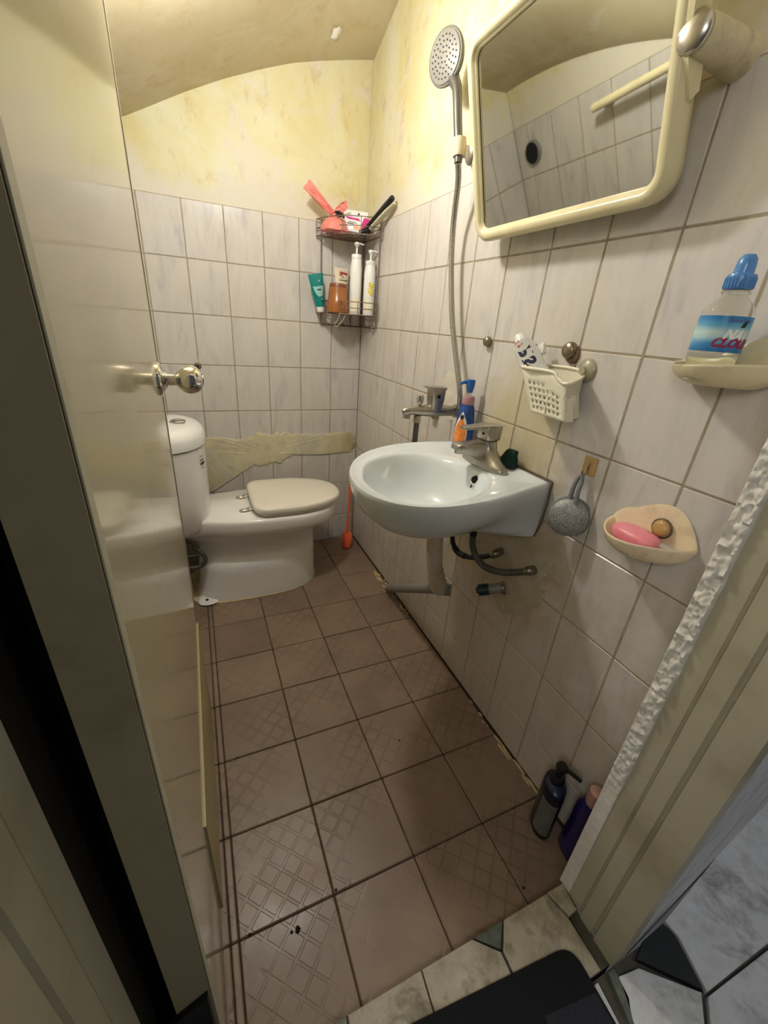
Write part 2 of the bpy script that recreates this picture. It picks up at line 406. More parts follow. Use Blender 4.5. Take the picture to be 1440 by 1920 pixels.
M_PURPLE = simple('purple_bottle', (36, 28, 82), 0.2, var=0.12)
M_PINKCAP = simple('pink_pearl_cap', (206, 164, 152), 0.25, 0.3, var=0.1)
M_MAT = simple('black_fibre_mat', (8, 11, 16), 0.95, var=0.4, scale=300, bump=0.8)
M_MATG = simple('charcoal_mat_print', (36, 38, 46), 0.95, var=0.3, scale=250, bump=0.8)
M_GREENSP = simple('dark_green_scourer', (10, 46, 36), 0.9, var=0.35, scale=250, bump=0.8)
M_STRING = simple('white_string', (226, 220, 206), 0.8)
M_HOLE = simple('black_hole', (10, 10, 10), 0.9)
M_SILLW = mat_hall_stone('sill_cream_stone', [(0.3, (152, 142, 120)), (0.5, (174, 165, 144)), (0.7, (190, 182, 164))], dirt=(92, 82, 62), amt=0.75, scale=17, edge=0.50)
M_SILLD = mat_hall_stone('sill_grey_green_stone', [(0.35, (60, 66, 60)), (0.6, (98, 104, 94)), (0.75, (140, 142, 128))], dirt=(40, 42, 38))
M_HALLW = mat_hall_stone('hall_white_stone', [(0.3, (190, 190, 188)), (0.5, (212, 213, 214)), (0.7, (224, 225, 228))], dirt=(96, 92, 80), amt=0.8, scale=8, edge=0.52)
M_HALLD = mat_hall_stone('hall_black_stone', [(0.35, (14, 20, 22)), (0.6, (24, 32, 34)), (0.8, (50, 56, 56))], dirt=(80, 80, 72), amt=0.4, scale=30, edge=0.6)
M_HALLGROUT = simple('hall_grout', (86, 82, 72), 0.9, var=0.3, scale=20)
M_TAPE = simple('cloudy_tape', (214, 210, 198), 0.25, var=0.05, Alpha=0.5)
M_CRUMB = simple('mortar_crumbs', (200, 178, 132), 0.9, var=0.25, scale=60)
def mat_emit():
    s = NT('lit_bulb_glass'); s.b.inputs['Base Color'].default_value = (1, 1, 1, 1)
    s.b.inputs['Emission Color'].default_value = LAMP_COLOR + (1,); s.b.inputs['Emission Strength'].default_value = LAMP_STRENGTH; return s.m
M_BULB = mat_emit()
def mat_clear(name, col=(1, 1, 1, 1), ior=1.33, rough=0.02):
    s = NT(name); co = s.coords('Object'); nz = s.noise(co, 25, 3); r = s.ramp(nz, 'Fac', [(0.3, tuple(c * 0.97 for c in col[:3]) + (1,)), (0.7, col)])
    s.base(r, 0); s.b.inputs['Transmission Weight'].default_value = 1.0; s.b.inputs['IOR'].default_value = ior; s.b.inputs['Roughness'].default_value = rough
    return s.m
M_PET = mat_clear('clear_bottle_plastic', (0.97, 0.98, 0.96, 1), 1.12)
M_CAPBLUE = simple('pale_blue_cap', (96, 156, 222), 0.25, var=0.05, Transmission_Weight=0.25)
def mat_waterlabel():
    s = NT('blue_sea_label_print'); co = s.coords('Generated', (1, 1, 1)); sp = s.n('ShaderNodeSeparateXYZ'); s.l(co, 0, sp, 0)
    nz = s.noise(s.coords('Object', (30, 30, 120)), 1.0, 4); 
    a = s.n('ShaderNodeMath', operation='MULTIPLY_ADD'); s.l(nz, 'Fac', a, 0); a.inputs[1].default_value = 0.16; s.l(sp, 'Z', a, 2)
    r = s.ramp(a, 0, [(0.05, (30, 104, 164)), (0.30, (60, 140, 196)), (0.48, (170, 206, 214)), (0.62, (196, 218, 216)), (0.80, (104, 176, 210)), (1.0, (52, 132, 192))])
    s.base(r, 0); s.b.inputs['Roughness'].default_value = 0.28; return s.m
M_WLABEL = mat_waterlabel()

# ------------------------------------------------------------------ room shell
XL = -1.045
YF = -1.79
TOPZ = 1.548
ROWS = [1.548, 1.351, 1.150, 0.949, 0.747, 0.548, 0.342, 0.142, 0.0]
def ceil_z(x, y):
    xs = [-1.5, -1.045, -0.892, -0.779, -0.69, -0.562, -0.417, -0.313, -0.212, -0.128, 0, 0.3]
    zs = [1.53, 1.685, 1.757, 1.816, 1.862, 1.922, 1.982, 2.022, 2.052, 2.074, 2.103, 2.15]
    base = float(np.interp(x, xs, zs))
    k = float(np.interp(x, [-1.1, -0.75, 0], [0.0, 0.06, 0.34]))
    lf = float(np.interp(x, [-1.05, -0.90, -0.80], [1.0, 0.12, 0.0]))
    return base + k * max(0, min(-y, 1.0)) - max(0, 0.02 * (-y - 1.0)) - 0.24 * lf * max(0, min(-y, 0.9)) ** 2.1

def structure(name, mb, m, label, cat, smooth=None):
    o = obj(name, mb, m, None, smooth); return tag(o, label, cat, kind='structure')

# ceiling : the curved underside of a stair
mb = MB()
nu, nv = 36, 28
def cfn(dz):
    def f(u, v):
        x = -1.20 + 1.42 * u; y = 0.14 - 2.09 * v
        return (x, y, ceil_z(x, y) + dz + 0.004 * noise.noise((x * 3, y * 3, 0)))
    return f
mb.grid(nu, nv, cfn(0)); top = MB().grid(nu, nv, cfn(0.12)); mb.add(top.v, [f[::-1] for f in top.f])
n1 = (nu + 1) * (nv + 1)
edge = [i for i in range(nu + 1)] + [j * (nu + 1) + nu for j in range(1, nv + 1)] + [nv * (nu + 1) + i for i in range(nu - 1, -1, -1)] + [j * (nu + 1) for j in range(nv - 1, 0, -1)]
for k in range(len(edge)):
    a, b = edge[k], edge[(k + 1) % len(edge)]; mb.f.append((a, b, b + n1, a + n1))
ceiling = structure('ceiling', mb, M_CEIL, 'curved sloping cream plaster ceiling under the stair', 'ceiling', 60)
fl = MB()
for k in range(14):
    a = 2 * PI * k / 14; fl.v.append((-0.185 + (0.014 + 0.008 * random.random()) * math.cos(a), -0.115 + (0.022 + 0.018 * random.random()) * math.sin(a), 0))
fl.v = [(x, y, ceil_z(x, y) - 0.004) for x, y, z in fl.v]; c0 = (-0.185, -0.115, ceil_z(-0.185, -0.115) - 0.016)
fl.v.append(c0); fl.f = [(k, (k + 1) % 14, 14) for k in range(14)] + [tuple(range(14))]
obj('peeling_flake', fl, M_ROUGH, ceiling, 30, 'white flake of peeling ceiling paint')

# wall slabs: plaster surface; tiles and grout beds are their children
def wall_slab(name, poly_yz_fn, label): ...
T = 0.10
mb = MB().box(((XL) / 2, 0.004 + T / 2, 1.15), (-XL + 0.2, T, 2.3 + 0.0))
wall_back = structure('wall_back', mb, M_PLASTER, 'back wall of peeling yellow plaster over white marbled tiles', 'wall')
mb = MB().box((0.004 + T / 2, (YF + 0.004) / 2, 1.3), (T, -YF - 0.004, 2.6))
wall_right = structure('wall_right', mb, M_PLASTER, 'right wall of white marbled tiles below yellow plaster, behind basin', 'wall')
mb = MB().box((XL - 0.004 - T / 2, (YF + 0.004) / 2, 0.95), (T, -YF - 0.004, 1.9))
wall_left = structure('wall_left', mb, M_PLASTER, 'left wall seen in the mirror, tiled below yellow plaster', 'wall')

# front wall with the door opening
OXL, OXR, OZ = -0.90, -0.115, 1.72
mb = MB()
mb.prism([(OXR + 0.03, YF + 0.002), (1.4, YF + 0.002), (1.4, -1.775 - 0.02), (1.4, -1.80), (OXR + 0.03, -1.938)], -0.02, 2.6)
wall_front = structure('wall_front', mb, M_WHITEWALL, 'white front wall to the right of the doorway', 'wall')
mb = MB().box(((OXL - 0.03 - 1.7) / 2, -1.864, 1.3), (1.7 + OXL - 0.03, 0.146, 2.6))
obj('left_pier', mb, M_WHITEWALL, wall_front, None)
mb = MB().box(((OXL + OXR) / 2, -1.864, (OZ + 0.03 + 2.6) / 2), (OXR - OXL + 0.06, 0.146, 2.6 - OZ - 0.03))
obj('header', mb, M_WHITEWALL, wall_front, None)

def tile_mesh(w_, h_, t, name, m, b=0.0025):
    me, c = mesh_of(name, MB().box((0, 0, 0), (w_, h_, t), b), m, 35, (0, 0, 0)); return me
TM = {}
def tile_at(parent, centre, w_, h_, Mrot, t=0.008, m=None, name='tile', tilt=0.003, b=0.0025):
    key = (round(w_, 3), round(h_, 3), t, m.name)
    if key not in TM: TM[key] = tile_mesh(w_, h_, t, name, m, b)
    o = D.objects.new(name, TM[key]); COL.objects.link(o); WLOC[o.name] = Vector(centre)
    o.parent = parent; o.location = Vector(centre) - WLOC[parent.name]
    R = Mrot @ Matrix.Rotation(random.uniform(-tilt, tilt), 3, 'X') @ Matrix.Rotation(random.uniform(-tilt, tilt), 3, 'Y')
    o.rotation_euler = R.to_euler(); return o
G = 0.0013
def tile_wall(parent, us, zs, to_point, Mrot, skip=None):
    for i in range(len(us) - 1):
        for j in range(len(zs) - 1):
            u0, u1 = us[i], us[i + 1]; z1, z0 = zs[j], zs[j + 1]
            if abs(u1 - u0) < 0.02 or (skip and skip((u0 + u1) / 2, (z0 + z1) / 2)): continue
            c = to_point((u0 + u1) / 2, (z0 + z1) / 2, 0.0038 + random.uniform(-0.0003, 0.0003))
            tile_at(parent, c, abs(u1 - u0) - G, z1 - z0 - G, Mrot, m=M_TILE)
# local x = along wall, local y = up, local z = out of the wall
R_back = Matrix(((1, 0, 0), (0, 0, -1), (0, 1, 0)))
R_right = Matrix(((0, 0, -1), (-1, 0, 0), (0, 1, 0)))
R_left = Matrix(((0, 0, 1), (1, 0, 0), (0, 1, 0)))
xs = [-0.15 * k for k in range(7)] + [XL]
tile_wall(wall_back, xs, ROWS, lambda u, z, d: (u, d, z), R_back)
ys = [0.0] + [-0.9035 + 0.15058 * k for k in range(5, -6, -1)] + [YF]
tile_wall(wall_right, ys, ROWS, lambda u, z, d: (d, u, z), R_right)
ysl = [0.0] + [-0.082 - 0.15 * k for k in range(12)] + [YF]
tile_wall(wall_left, [y for y in ysl if y >= YF], ROWS, lambda u, z, d: (XL - d, u, z), R_left)
obj('grout_bed', MB().box((XL / 2, 0.0035, TOPZ / 2), (-XL, 0.005, TOPZ)), M_GROUT, wall_back, None)
obj('grout_bed', MB().box((0.0035, YF / 2, TOPZ / 2), (0.005, -YF, TOPZ)), M_GROUT, wall_right, None)
obj('grout_bed', MB().box((XL - 0.0035, YF / 2, TOPZ / 2), (0.005, -YF, TOPZ)), M_GROUT, wall_left, None)

# rough cement patches over the tiles
def patch(name, outline, to3, thick, m, parent, label, seed=0, n=26):
    """uneven trowelled skin: outline in (u,z), feathered to the wall at its border"""
    poly = smooth_poly(outline, 14); out = []; base_p = poly
    for k, (u, z) in enumerate(poly):
        a = noise.noise((u * 34 + seed, z * 34, 0)) * 0.022 + noise.noise((u * 90, z * 90, seed)) * 0.014 + noise.noise((u * 210, z * 210, seed)) * 0.007
        cu = sum(p[0] for p in poly) / len(poly); cz = sum(p[1] for p in poly) / len(poly)
        d = Vector((u - cu, z - cz)).normalized(); out.append((u + d.x * a, z + d.y * a))
    cu = sum(p[0] for p in out) / len(out); cz = sum(p[1] for p in out) / len(out)
    import bmesh
    rings = []
    for s_, h in ((1.0, -0.002), (0.985, 0.45), (0.93, 0.8), (0.8, 1.0), (0.6, 1.0), (0.4, 1.0), (0.2, 1.0)):
        r = []
        for (u, z), (bu, bz) in zip(out, base_p):
            kk = max(0.0, (s_ - 0.8) / 0.2)
            uu = cu + (u * kk + bu * (1 - kk) - cu) * s_; zz = cz + (z * kk + bz * (1 - kk) - cz) * s_
            hh = thick * h + ((noise.noise((uu * 45, zz * 45, seed + 3)) * 0.0022 + noise.noise((uu * 130, zz * 130, seed + 3)) * 0.0012) if h > 0 else 0)
            r.append(to3(uu, zz, -0.001 if h <= 0 else max(0.0006, hh)))
        rings.append(r)
    mb = MB().loft(rings, True, True)
    return obj(name, mb, m, parent, 50, label)
patch('cement_patch', [(-0.80, 0.60), (-0.72, 0.625), (-0.6, 0.612), (-0.48, 0.635), (-0.33, 0.632), (-0.2, 0.622), (-0.1, 0.632), (-0.006, 0.618), (-0.006, 0.53), (-0.08, 0.515), (-0.2, 0.512), (-0.33, 0.52), (-0.42, 0.485), (-0.5, 0.47), (-0.58, 0.478), (-0.66, 0.45), (-0.71, 0.39), (-0.78, 0.34), (-0.84, 0.42), (-0.85, 0.54)],
      lambda u, z, d: (u, -d, z), 0.005, M_CEMENT, wall_back, 'band of rough yellowish cement across the tiles')
patch('cement_patch', [(-1.06, 0.66), (-1.15, 0.70), (-1.30, 0.72), (-1.40, 0.70), (-1.435, 0.62), (-1.43, 0.53), (-1.39, 0.46), (-1.33, 0.42), (-1.27, 0.43), (-1.2, 0.48), (-1.1, 0.55)],
      lambda u, z, d: (-d, u, z), 0.003, M_CEMENT2, wall_right, 'smooth brown cement smear under the basin', 9)
patch('cement_patch', [(-0.83, 1.02), (-0.88, 1.05), (-0.95, 1.04), (-0.98, 0.97), (-0.95, 0.90), (-0.88, 0.90), (-0.83, 0.94)],
      lambda u, z, d: (-d, u, z), 0.0015, M_CEMENT3, wall_right, 'pale filler round the shower mixer', 4)

# ---- floor
mb = MB().box((XL / 2, YF / 2 - 0.002, -0.05), (-XL + 0.02, -YF + 0.01, 0.09))
floor = structure('floor', mb, M_FGROUT, 'bathroom floor of worn brown square tiles', 'floor')
fxs = [0.0, -0.2010, -0.4038, -0.6066, -0.8094, -0.826, -1.012, XL]
fys = [-0.004] + [-0.2034 - 0.20143 * j for j in range(8)] + [-1.7975]
for i in range(len(fxs) - 1):
    for j in range(len(fys) - 1):
        x1, x0 = fxs[i], fxs[i + 1]; y1, y0 = fys[j], fys[j + 1]
        g = 0.0022
        if x1 == 0: x1 -= 0.006
        tile_at(floor, ((x0 + x1) / 2, (y0 + y1) / 2, -0.005 + random.uniform(-0.0006, 0.0002)), x1 - x0 - g, y1 - y0 - g, Matrix.Identity(3), t=0.010, m=M_FTILE, tilt=0.002)
# broken mortar along the right wall
crumb = MB()
def lump(mb_, c, r, sy=1.0):
    n = 7; rings = []
    for zz, rr in ((0, 1.0), (0.35, 0.9), (0.7, 0.55)):
        rings.append([(c[0] + r * rr * math.cos(2 * PI * k / n) * random.uniform(.7, 1.2), c[1] + r * rr * math.sin(2 * PI * k / n) * random.uniform(.8, 1.5) * sy, c[2] + zz * r) for k in range(n)])
    mb_.loft(rings)
for y0, y1, cnt, rad, sy in ((-0.42, -0.62, 26, 0.009, 1.2), (-0.62, -0.78, 12, 0.005, 1.5), (-1.40, -1.64, 16, 0.0045, 5.0), (-1.25, -1.38, 4, 0.004, 2.0)):
    for k in range(cnt):
        r = rad * random.uniform(.5, 1.1); lump(crumb, (-random.uniform(0.004, 0.012 + rad * 2.2), random.uniform(y1, y0), -0.0012), r, sy)
o = obj('mortar_crumbs', crumb, M_CRUMB, floor, 30, 'broken pale mortar along the foot of the right wall'); o['kind'] = 'stuff'
spots = MB()
for px, py, r in ((558, 1743, 0.006), (547, 1748, 0.003), (469, 1752, 0.003), (630, 1668, 0.003), (749, 1388, 0.003), (445, 1420, 0.0025), (982, 1664, 0.003)):
    p = ray_to(px, py, 2, 0.001); lump(spots, (p.x, p.y, -0.0005), r)
o = obj('dirt_specks', spots, M_HOLE, floor, 30, 'small black specks of dirt on the floor tiles'); o['kind'] = 'stuff'

# ---- threshold and hall floor (the hall lies 3 cm above the bathroom)
ZH = 0.03
def plate(name, poly, m, parent, z1, t=0.012, label=None):
    mb = MB(); n = len(poly); cx = sum(p[0] for p in poly) / n; cy = sum(p[1] for p in poly) / n
    def ins(d): 
        return [(x + (cx - x) * d / max(1e-4, math.hypot(cx - x, cy - y)), y + (cy - y) * d / max(1e-4, math.hypot(cx - x, cy - y))) for x, y in poly]
    a, b = ins(0.0008), ins(0.0022)
    mb.loft([[(x, y, z1 - t) for x, y in a], [(x, y, z1 - 0.001) for x, y in a], [(x, y, z1) for x, y in b]])
    return obj(name, mb, m, parent, 30, label)
mb = MB().box(((OXL + OXR) / 2, -1.866, ZH - 0.012 - 0.03), (OXR - OXL - 0.002, 0.138, 0.06))
sill = structure('trim_1', mb, M_HALLGROUT, 'worn cream stone threshold with a dark triangular inset', 'threshold')
SY0, SY1 = -1.799, -1.936
plate('stone_piece', [(-0.895, SY0), (-0.64, SY0), (-0.66, SY1), (-0.895, SY1)], M_SILLD, sill, ZH, label='dark end of the threshold')
plate('stone_piece', [(-0.638, SY0), (-0.487, SY0), (-0.497, SY1), (-0.658, SY1)], M_SILLW, sill, ZH)
plate('stone_piece', [(-0.485, SY0), (-0.367, SY0), (-0.322, -1.838), (-0.325, SY1), (-0.495, SY1)], M_SILLW, sill, ZH)
plate('stone_inset', [(-0.364, SY0), (-0.288, SY0), (-0.320, -1.836)], M_SILLD, sill, ZH, label='dark grey-green triangular inset')
plate('stone_piece', [(-0.285, SY0), (-0.166, SY0), (-0.150, -1.85), (-0.150, SY1), (-0.321, SY1), (-0.318, -1.838)], M_SILLW, sill, ZH)
plate('stone_piece', [(-0.164, SY0), (-0.117, SY0), (-0.124, -1.848), (-0.148, -1.85)], M_SILLW, sill, ZH + 0.004)
mb = MB().box((-0.1, -2.70, ZH - 0.012 - 0.03), (3.4, 1.52, 0.06))
hall = structure('floor', mb, M_HALLGROUT, 'grimy white and black hall floor outside the doorway', 'floor')
plate('stone_piece', [(-0.125, -1.955), (-0.075, -1.962), (0.012, -2.034), (-0.09, -2.11), (-0.17, -2.05)], M_HALLW, hall, ZH)
plate('stone_inset', [(-0.068, -1.952), (-0.03, -1.938), (0.04, -1.935), (0.045, -1.96), (0.018, -2.034)], M_HALLD, hall, ZH, label='black triangular inset of the hall floor')
plate('stone_piece', [(0.048, -1.934), (0.62, -1.86), (0.62, -2.10), (0.23, -2.045), (0.022, -2.038), (0.05, -1.965)], M_HALLW, hall, ZH)
plate('stone_piece', [(0.62, -2.106), (0.62, -2.5), (-0.05, -2.5), (-0.085, -2.115), (0.017, -2.042), (0.225, -2.050)], M_HALLW, hall, ZH)
plate('stone_inset', [(-0.140, -1.942), (-0.122, -1.942), (-0.13, -1.985), (-0.163, -2.02)], M_SILLD, hall, ZH, label='green-black corner inset by the door frame')
plate('stone_piece', [(-0.9, -1.945), (-0.17, -1.945), (-0.19, -2.11), (-0.1, -2.5), (-0.9, -2.5)], M_HALLW, hall, ZH)
plate('stone_piece', [(-1.7, -1.945), (-0.905, -1.945), (-0.905, -2.5), (-1.7, -2.5)], M_HALLW, hall, ZH)

# ---- door frame: right jamb, rough plaster reveal, left jamb
def jamb_poly(sgn, x0):
    base = [(0.030, -1.815), (0, -1.815), (0, -1.848), (0.004, -1.850), (0.004, -1.853), (-0.004, -1.856), (-0.004, -1.884), (0.002, -1.887), (0.002, -1.891), (-0.006, -1.894), (-0.006, -1.940), (0.030, -1.940)]
    return [(x0 + sgn * a, b) for a, b in base]
mb = MB().prism(jamb_poly(1, OXR), ZH - 0.012, OZ)
jr = structure('trim_2', mb, M_FRAME, 'cream grooved door jamb on the right of the doorway', 'door frame', 30)
mb = MB().prism(jamb_poly(-1, OXL), ZH - 0.012, OZ)
jl = structure('trim_3', mb, M_FRAME, 'cream grooved door jamb at the hinge side on the left', 'door frame', 30)
mb = MB().box((OXL - 0.012, -1.779, 0.86), (0.024, 0.07, 1.72))
obj('gap_shade_strip', mb, M_GAPSHADE, jl, 30, 'added dark strip standing in for the shade of the hinge gap')  # added strip: its dark colour paints the gap's shade
mb = MB().box(((XL + 0.002 - 0.8815) / 2, -1.745, 0.86), (-0.8815 - XL - 0.002, 0.006, 1.72)); obj('gap_shade_board', mb, M_GAPSHADE, jl, 30, 'added dark board that keeps the hinge gap in shade')  # added board, blocks light from behind the door so the gap stays dark
mb = MB().box(((OXL + OXR) / 2, -1.864, OZ + 0.012), (OXR - OXL, 0.14, 0.03)); obj('head_jamb', mb, M_FRAME, jl, 30)
# rough plaster strip down the inner edge of the right jamb
rings = []
nz_ = 460
for k in range(nz_ + 1):
    z = ZH + (OZ - ZH) * k / nz_; ring = []
    amp = 0.0070 * min(1, max(0.12, (z - 0.36) / 0.12))
    for t in range(15):
        y = YF - 0.0005 - 0.0275 * t / 14
        e = 0.0 if t in (0, 14) else 1.0
        nn = noise.noise((z * 75, y * 95, 1.7)) + 0.8 * noise.noise((z * 170, y * 190, 5.1)) + 0.5 * abs(noise.noise((z * 36, y * 40, 9.0)))
        yy = y - (0.004 * abs(noise.noise((z * 30, 3.3, 0))) * min(1, max(0, (z - 0.36) / 0.12)) if t == 14 else 0)
        ring.append((OXR - 0.001 - amp * (0.5 + 0.8 * nn) * (0.35 + 0.65 * e), yy, z))
    ring += [(OXR + 0.03, YF - 0.028, z), (OXR + 0.03, YF - 0.0005, z)]
    rings.append(ring)
mb = MB().loft(rings)
structure('trim_4', mb, M_ROUGH, 'lumpy white plaster reveal strip beside the right door jamb', 'plaster strip', 50)

# ------------------------------------------------------------------ door (opened inwards along the left side)
DH = Vector((-0.8335, -1.797)); DF = Vector((-0.838, -1.030)); dd = (DF - DH); DW = dd.length; du = dd / DW; dn = Vector((-du.y, du.x)) * -1
if dn.x < 0: dn = -dn
def dpt(s_, off, z):   # s along the leaf from the hinge, off towards the room
    p = DH + du * s_ + dn * off; return (p.x, p.y, z)
Mdoor = Matrix(((du.x, dn.x, 0, DH.x), (du.y, dn.y, 0, DH.y), (0, 0, 1, 0), (0, 0, 0, 1)))
DT = 1.70
door = obj('door_1', MB().box((DW / 2, -0.020, 0.86), (DW, 0.040, 1.68), 0.0025, Mdoor), M_DOOR, None, 30)
tag(door, 'glossy cream door standing open along the left side, reflecting the toilet', 'door', kind='structure')
obj('hinge_edge', MB().box((-0.0012, -0.020, 0.86), (0.0025, 0.039, 1.675), 0, Mdoor), M_DOOREDGE, door, None, 'dull cream hinge edge of the door')
obj('edge_strip', MB().box((0.006, 0.0006, 0.86), (0.013, 0.0014, 1.68), 0.0004, Mdoor), M_FRAME, door, 30, 'pale strip down the hinge side')
obj('edge_strip', MB().box((DW - 0.005, 0.0006, 0.86), (0.010, 0.0014, 1.68), 0.0004, Mdoor), M_FRAME, door, 30, 'pale strip down the latch side')
kp = MB().loft([[Mdoor @ Vector(q) for q in ((DW - 0.565, -0.001, 0.385), (DW - 0.56, -0.001, 0.10), (DW - 0.003, -0.001, 0.028), (DW - 0.003, -0.001, 0.372))],
                [Mdoor @ Vector(q) for q in ((DW - 0.565, 0.003, 0.385), (DW - 0.56, 0.005, 0.10), (DW - 0.003, 0.005, 0.028), (DW - 0.003, 0.003, 0.372))]])
obj('kick_panel', kp, simple('yellowed_kick_panel', (172, 158, 114), 0.5, var=0.06, scale=5, dirt=(150, 128, 76), dirt_amt=0.4), door, 30, 'yellowed matt kick panel on the foot of the door')
# knob on the room side
kpos = Vector(dpt(DW - 0.062, 0.0, 1.037)); kdir = Vector((dn.x, dn.y, 0))
Mk = axis_mat(kpos, kdir)
obj('rose_plate', MB().lathe([(0.033, 0.0), (0.033, 0.003), (0.030, 0.007), (0.020, 0.011), (0.016, 0.016)], 32, Mk), M_CHROME, door, 40, 'chrome rose behind the knob')
kn = obj('door_knob', MB().lathe([(0.012, 0.012), (0.0115, 0.030), (0.0125, 0.033), (0.019, 0.037), (0.0255, 0.045), (0.0285, 0.055), (0.0285, 0.063), (0.026, 0.072), (0.020, 0.079), (0.012, 0.0825), (0.011, 0.081), (0.0105, 0.0835)], 32, Mk), M_CHROME, door, 50, 'round chrome door knob')
obj('lock_button', MB().lathe([(0.006, 0.0815), (0.006, 0.0842), (0.004, 0.0848)], 16, Mk), M_DULLCHROME, kn, 40)
# stone offcut by the hinge
oc = MB().loft([[(-0.892, -1.806, ZH), (-0.836, -1.803, ZH), (-0.836, -1.799, 0.402), (-0.892, -1.801, 0.368)], [(-0.892, -1.818, ZH), (-0.836, -1.815, ZH), (-0.836, -1.806, 0.402), (-0.892, -1.808, 0.368)]])
o = obj('stone_offcut', oc, M_HALLD, None, 30); tag(o, 'dark speckled stone offcut leaning against the hinge edge of the door', 'stone')

# ------------------------------------------------------------------ lamp (out of view, on the ceiling)
cz = ceil_z(LAMP_POS.x, LAMP_POS.y)
lamp = thing('ceiling_lamp', 'round white ceiling lamp with lit globe, above the picture', 'lamp', (LAMP_POS.x, LAMP_POS.y, cz))
obj('lamp_base', MB().lathe([(0.05, cz + 0.01), (0.05, cz - 0.012), (0.028, cz - 0.03), (0.022, LAMP_POS.z + 0.045)][::-1], 24, Matrix.Translation((LAMP_POS.x, LAMP_POS.y, 0))), M_WHITEPL, lamp)
obj('bulb', MB().lathe([(0.05 * math.sin(a * PI / 12 + 1e-3), -0.05 * math.cos(a * PI / 12)) for a in range(13)], 24, Matrix.Translation(LAMP_POS)), M_BULB, lamp, 60)

# ------------------------------------------------------------------ toilet (axis along x, tank towards the left wall)
TY = -0.285
toilet = thing('toilet', 'white two-piece toilet with closed ivory lid beside the back wall', 'toilet', (-0.62, TY, 0))
def sup(cx, cy, ax, ay, z, n=48, e=2.3, front=None):
    """superellipse ring; front half may have its own exponent"""
    r = []
    for k in range(n):
        t = 2 * PI * k / n; c, s = math.cos(t), math.sin(t)
        ee = front if (front and c > 0) else e
        r.append((cx + ax * math.copysign(abs(c) ** (2 / ee), c), cy + ay * math.copysign(abs(s) ** (2 / ee), s), z))
    return r
# pedestal and bowl as one china body: a wide foot, a waist with a recess, and the flaring bowl
def ped(z, x0, x1, hw, e=2.6, fr=2.1): return sup((x0 + x1) / 2, TY, (x1 - x0) / 2, hw, z, 48, e, fr)
ctl = [(-0.205, 0), (-0.222, 0.075), (-0.285, 0.145), (-0.385, 0.181), (-0.50, 0.189), (-0.62, 0.184), (-0.72, 0.168), (-0.80, 0.142), (-0.92, 0.125), (-1.005, 0.115), (-1.012, 0)]
full = ctl + [(x, -y) for x, y in ctl[-2:0:-1]]
slab = smooth_poly(full, 3)
def slabr(z, k, kx=None):
    kx = k if kx is None else kx
    return [(-0.55 + (x + 0.55) * kx, TY + y * k, z) for x, y in slab]
NS = len(slab)
def pedr(z, x0, x1, hw, e=2.6, fr=2.1):
    """pedestal ring with as many points as the rim outline"""
    out = []
    for k in range(NS):
        t = 2 * PI * k / NS; c, s_ = math.cos(t), math.sin(t); ee = fr if c > 0 else e
        out.append(((x0 + x1) / 2 + (x1 - x0) / 2 * math.copysign(abs(c) ** (2 / ee), c), TY + hw * math.copysign(abs(s_) ** (2 / ee), s_), z))
    return out
body = MB()
body.loft([pedr(0.0, -0.865, -0.318, 0.172, 3.4, 2.6), pedr(0.012, -0.862, -0.316, 0.172, 3.4, 2.6), pedr(0.05, -0.85, -0.318, 0.163, 3.2, 2.6), pedr(0.12, -0.845, -0.319, 0.158, 3.0, 2.6), pedr(0.150, -0.842, -0.318, 0.154, 3.0, 2.5), pedr(0.172, -0.838, -0.318, 0.146, 2.9, 2.5),
           pedr(0.186, -0.836, -0.318, 0.128, 2.8, 2.4), pedr(0.205, -0.835, -0.317, 0.112, 2.6, 2.3), pedr(0.235, -0.84, -0.315, 0.105, 2.6, 2.2), pedr(0.265, -0.86, -0.305, 0.110, 2.6, 2.1), pedr(0.288, -0.90, -0.290, 0.128, 2.7, 2.0),
           slabr(0.306, 0.80, 0.90), slabr(0.318, 0.945, 0.965), slabr(0.328, 0.985, 0.99), slabr(0.345, 1.0), slabr(0.375, 1.0), slabr(0.386, 0.985, 0.99), slabr(0.390, 0.95, 0.975)])
obj('bowl', body, M_PORC, toilet, 60)
# floor flange foot with bolt hole at the rear corner
fl = MB().loft([sup(-0.820, TY - 0.130, 0.044, 0.042, 0.0, 24), sup(-0.820, TY - 0.138, 0.043, 0.041, 0.008, 24), sup(-0.820, TY - 0.126, 0.036, 0.032, 0.0125, 24), sup(-0.820, TY - 0.120, 0.02, 0.018, 0.0145, 24)])
bf = obj('bolt_foot', fl, M_PORC, toilet, 60)
obj('bolt_hole', MB().lathe([(0.007, 0), (0.007, 0.004)], 12, axis_mat((-0.826, TY - 0.146, 0.0105), (0.1, -0.1, 1))), M_HOLE, bf)
obj('sealant', MB().loft([ped(-0.001, -0.905, -0.312, 0.177, 3.4, 2.6), ped(0.003, -0.905, -0.312, 0.177, 3.4, 2.6)]), M_CRUMB, toilet, 60, 'stained sealant line at the foot')
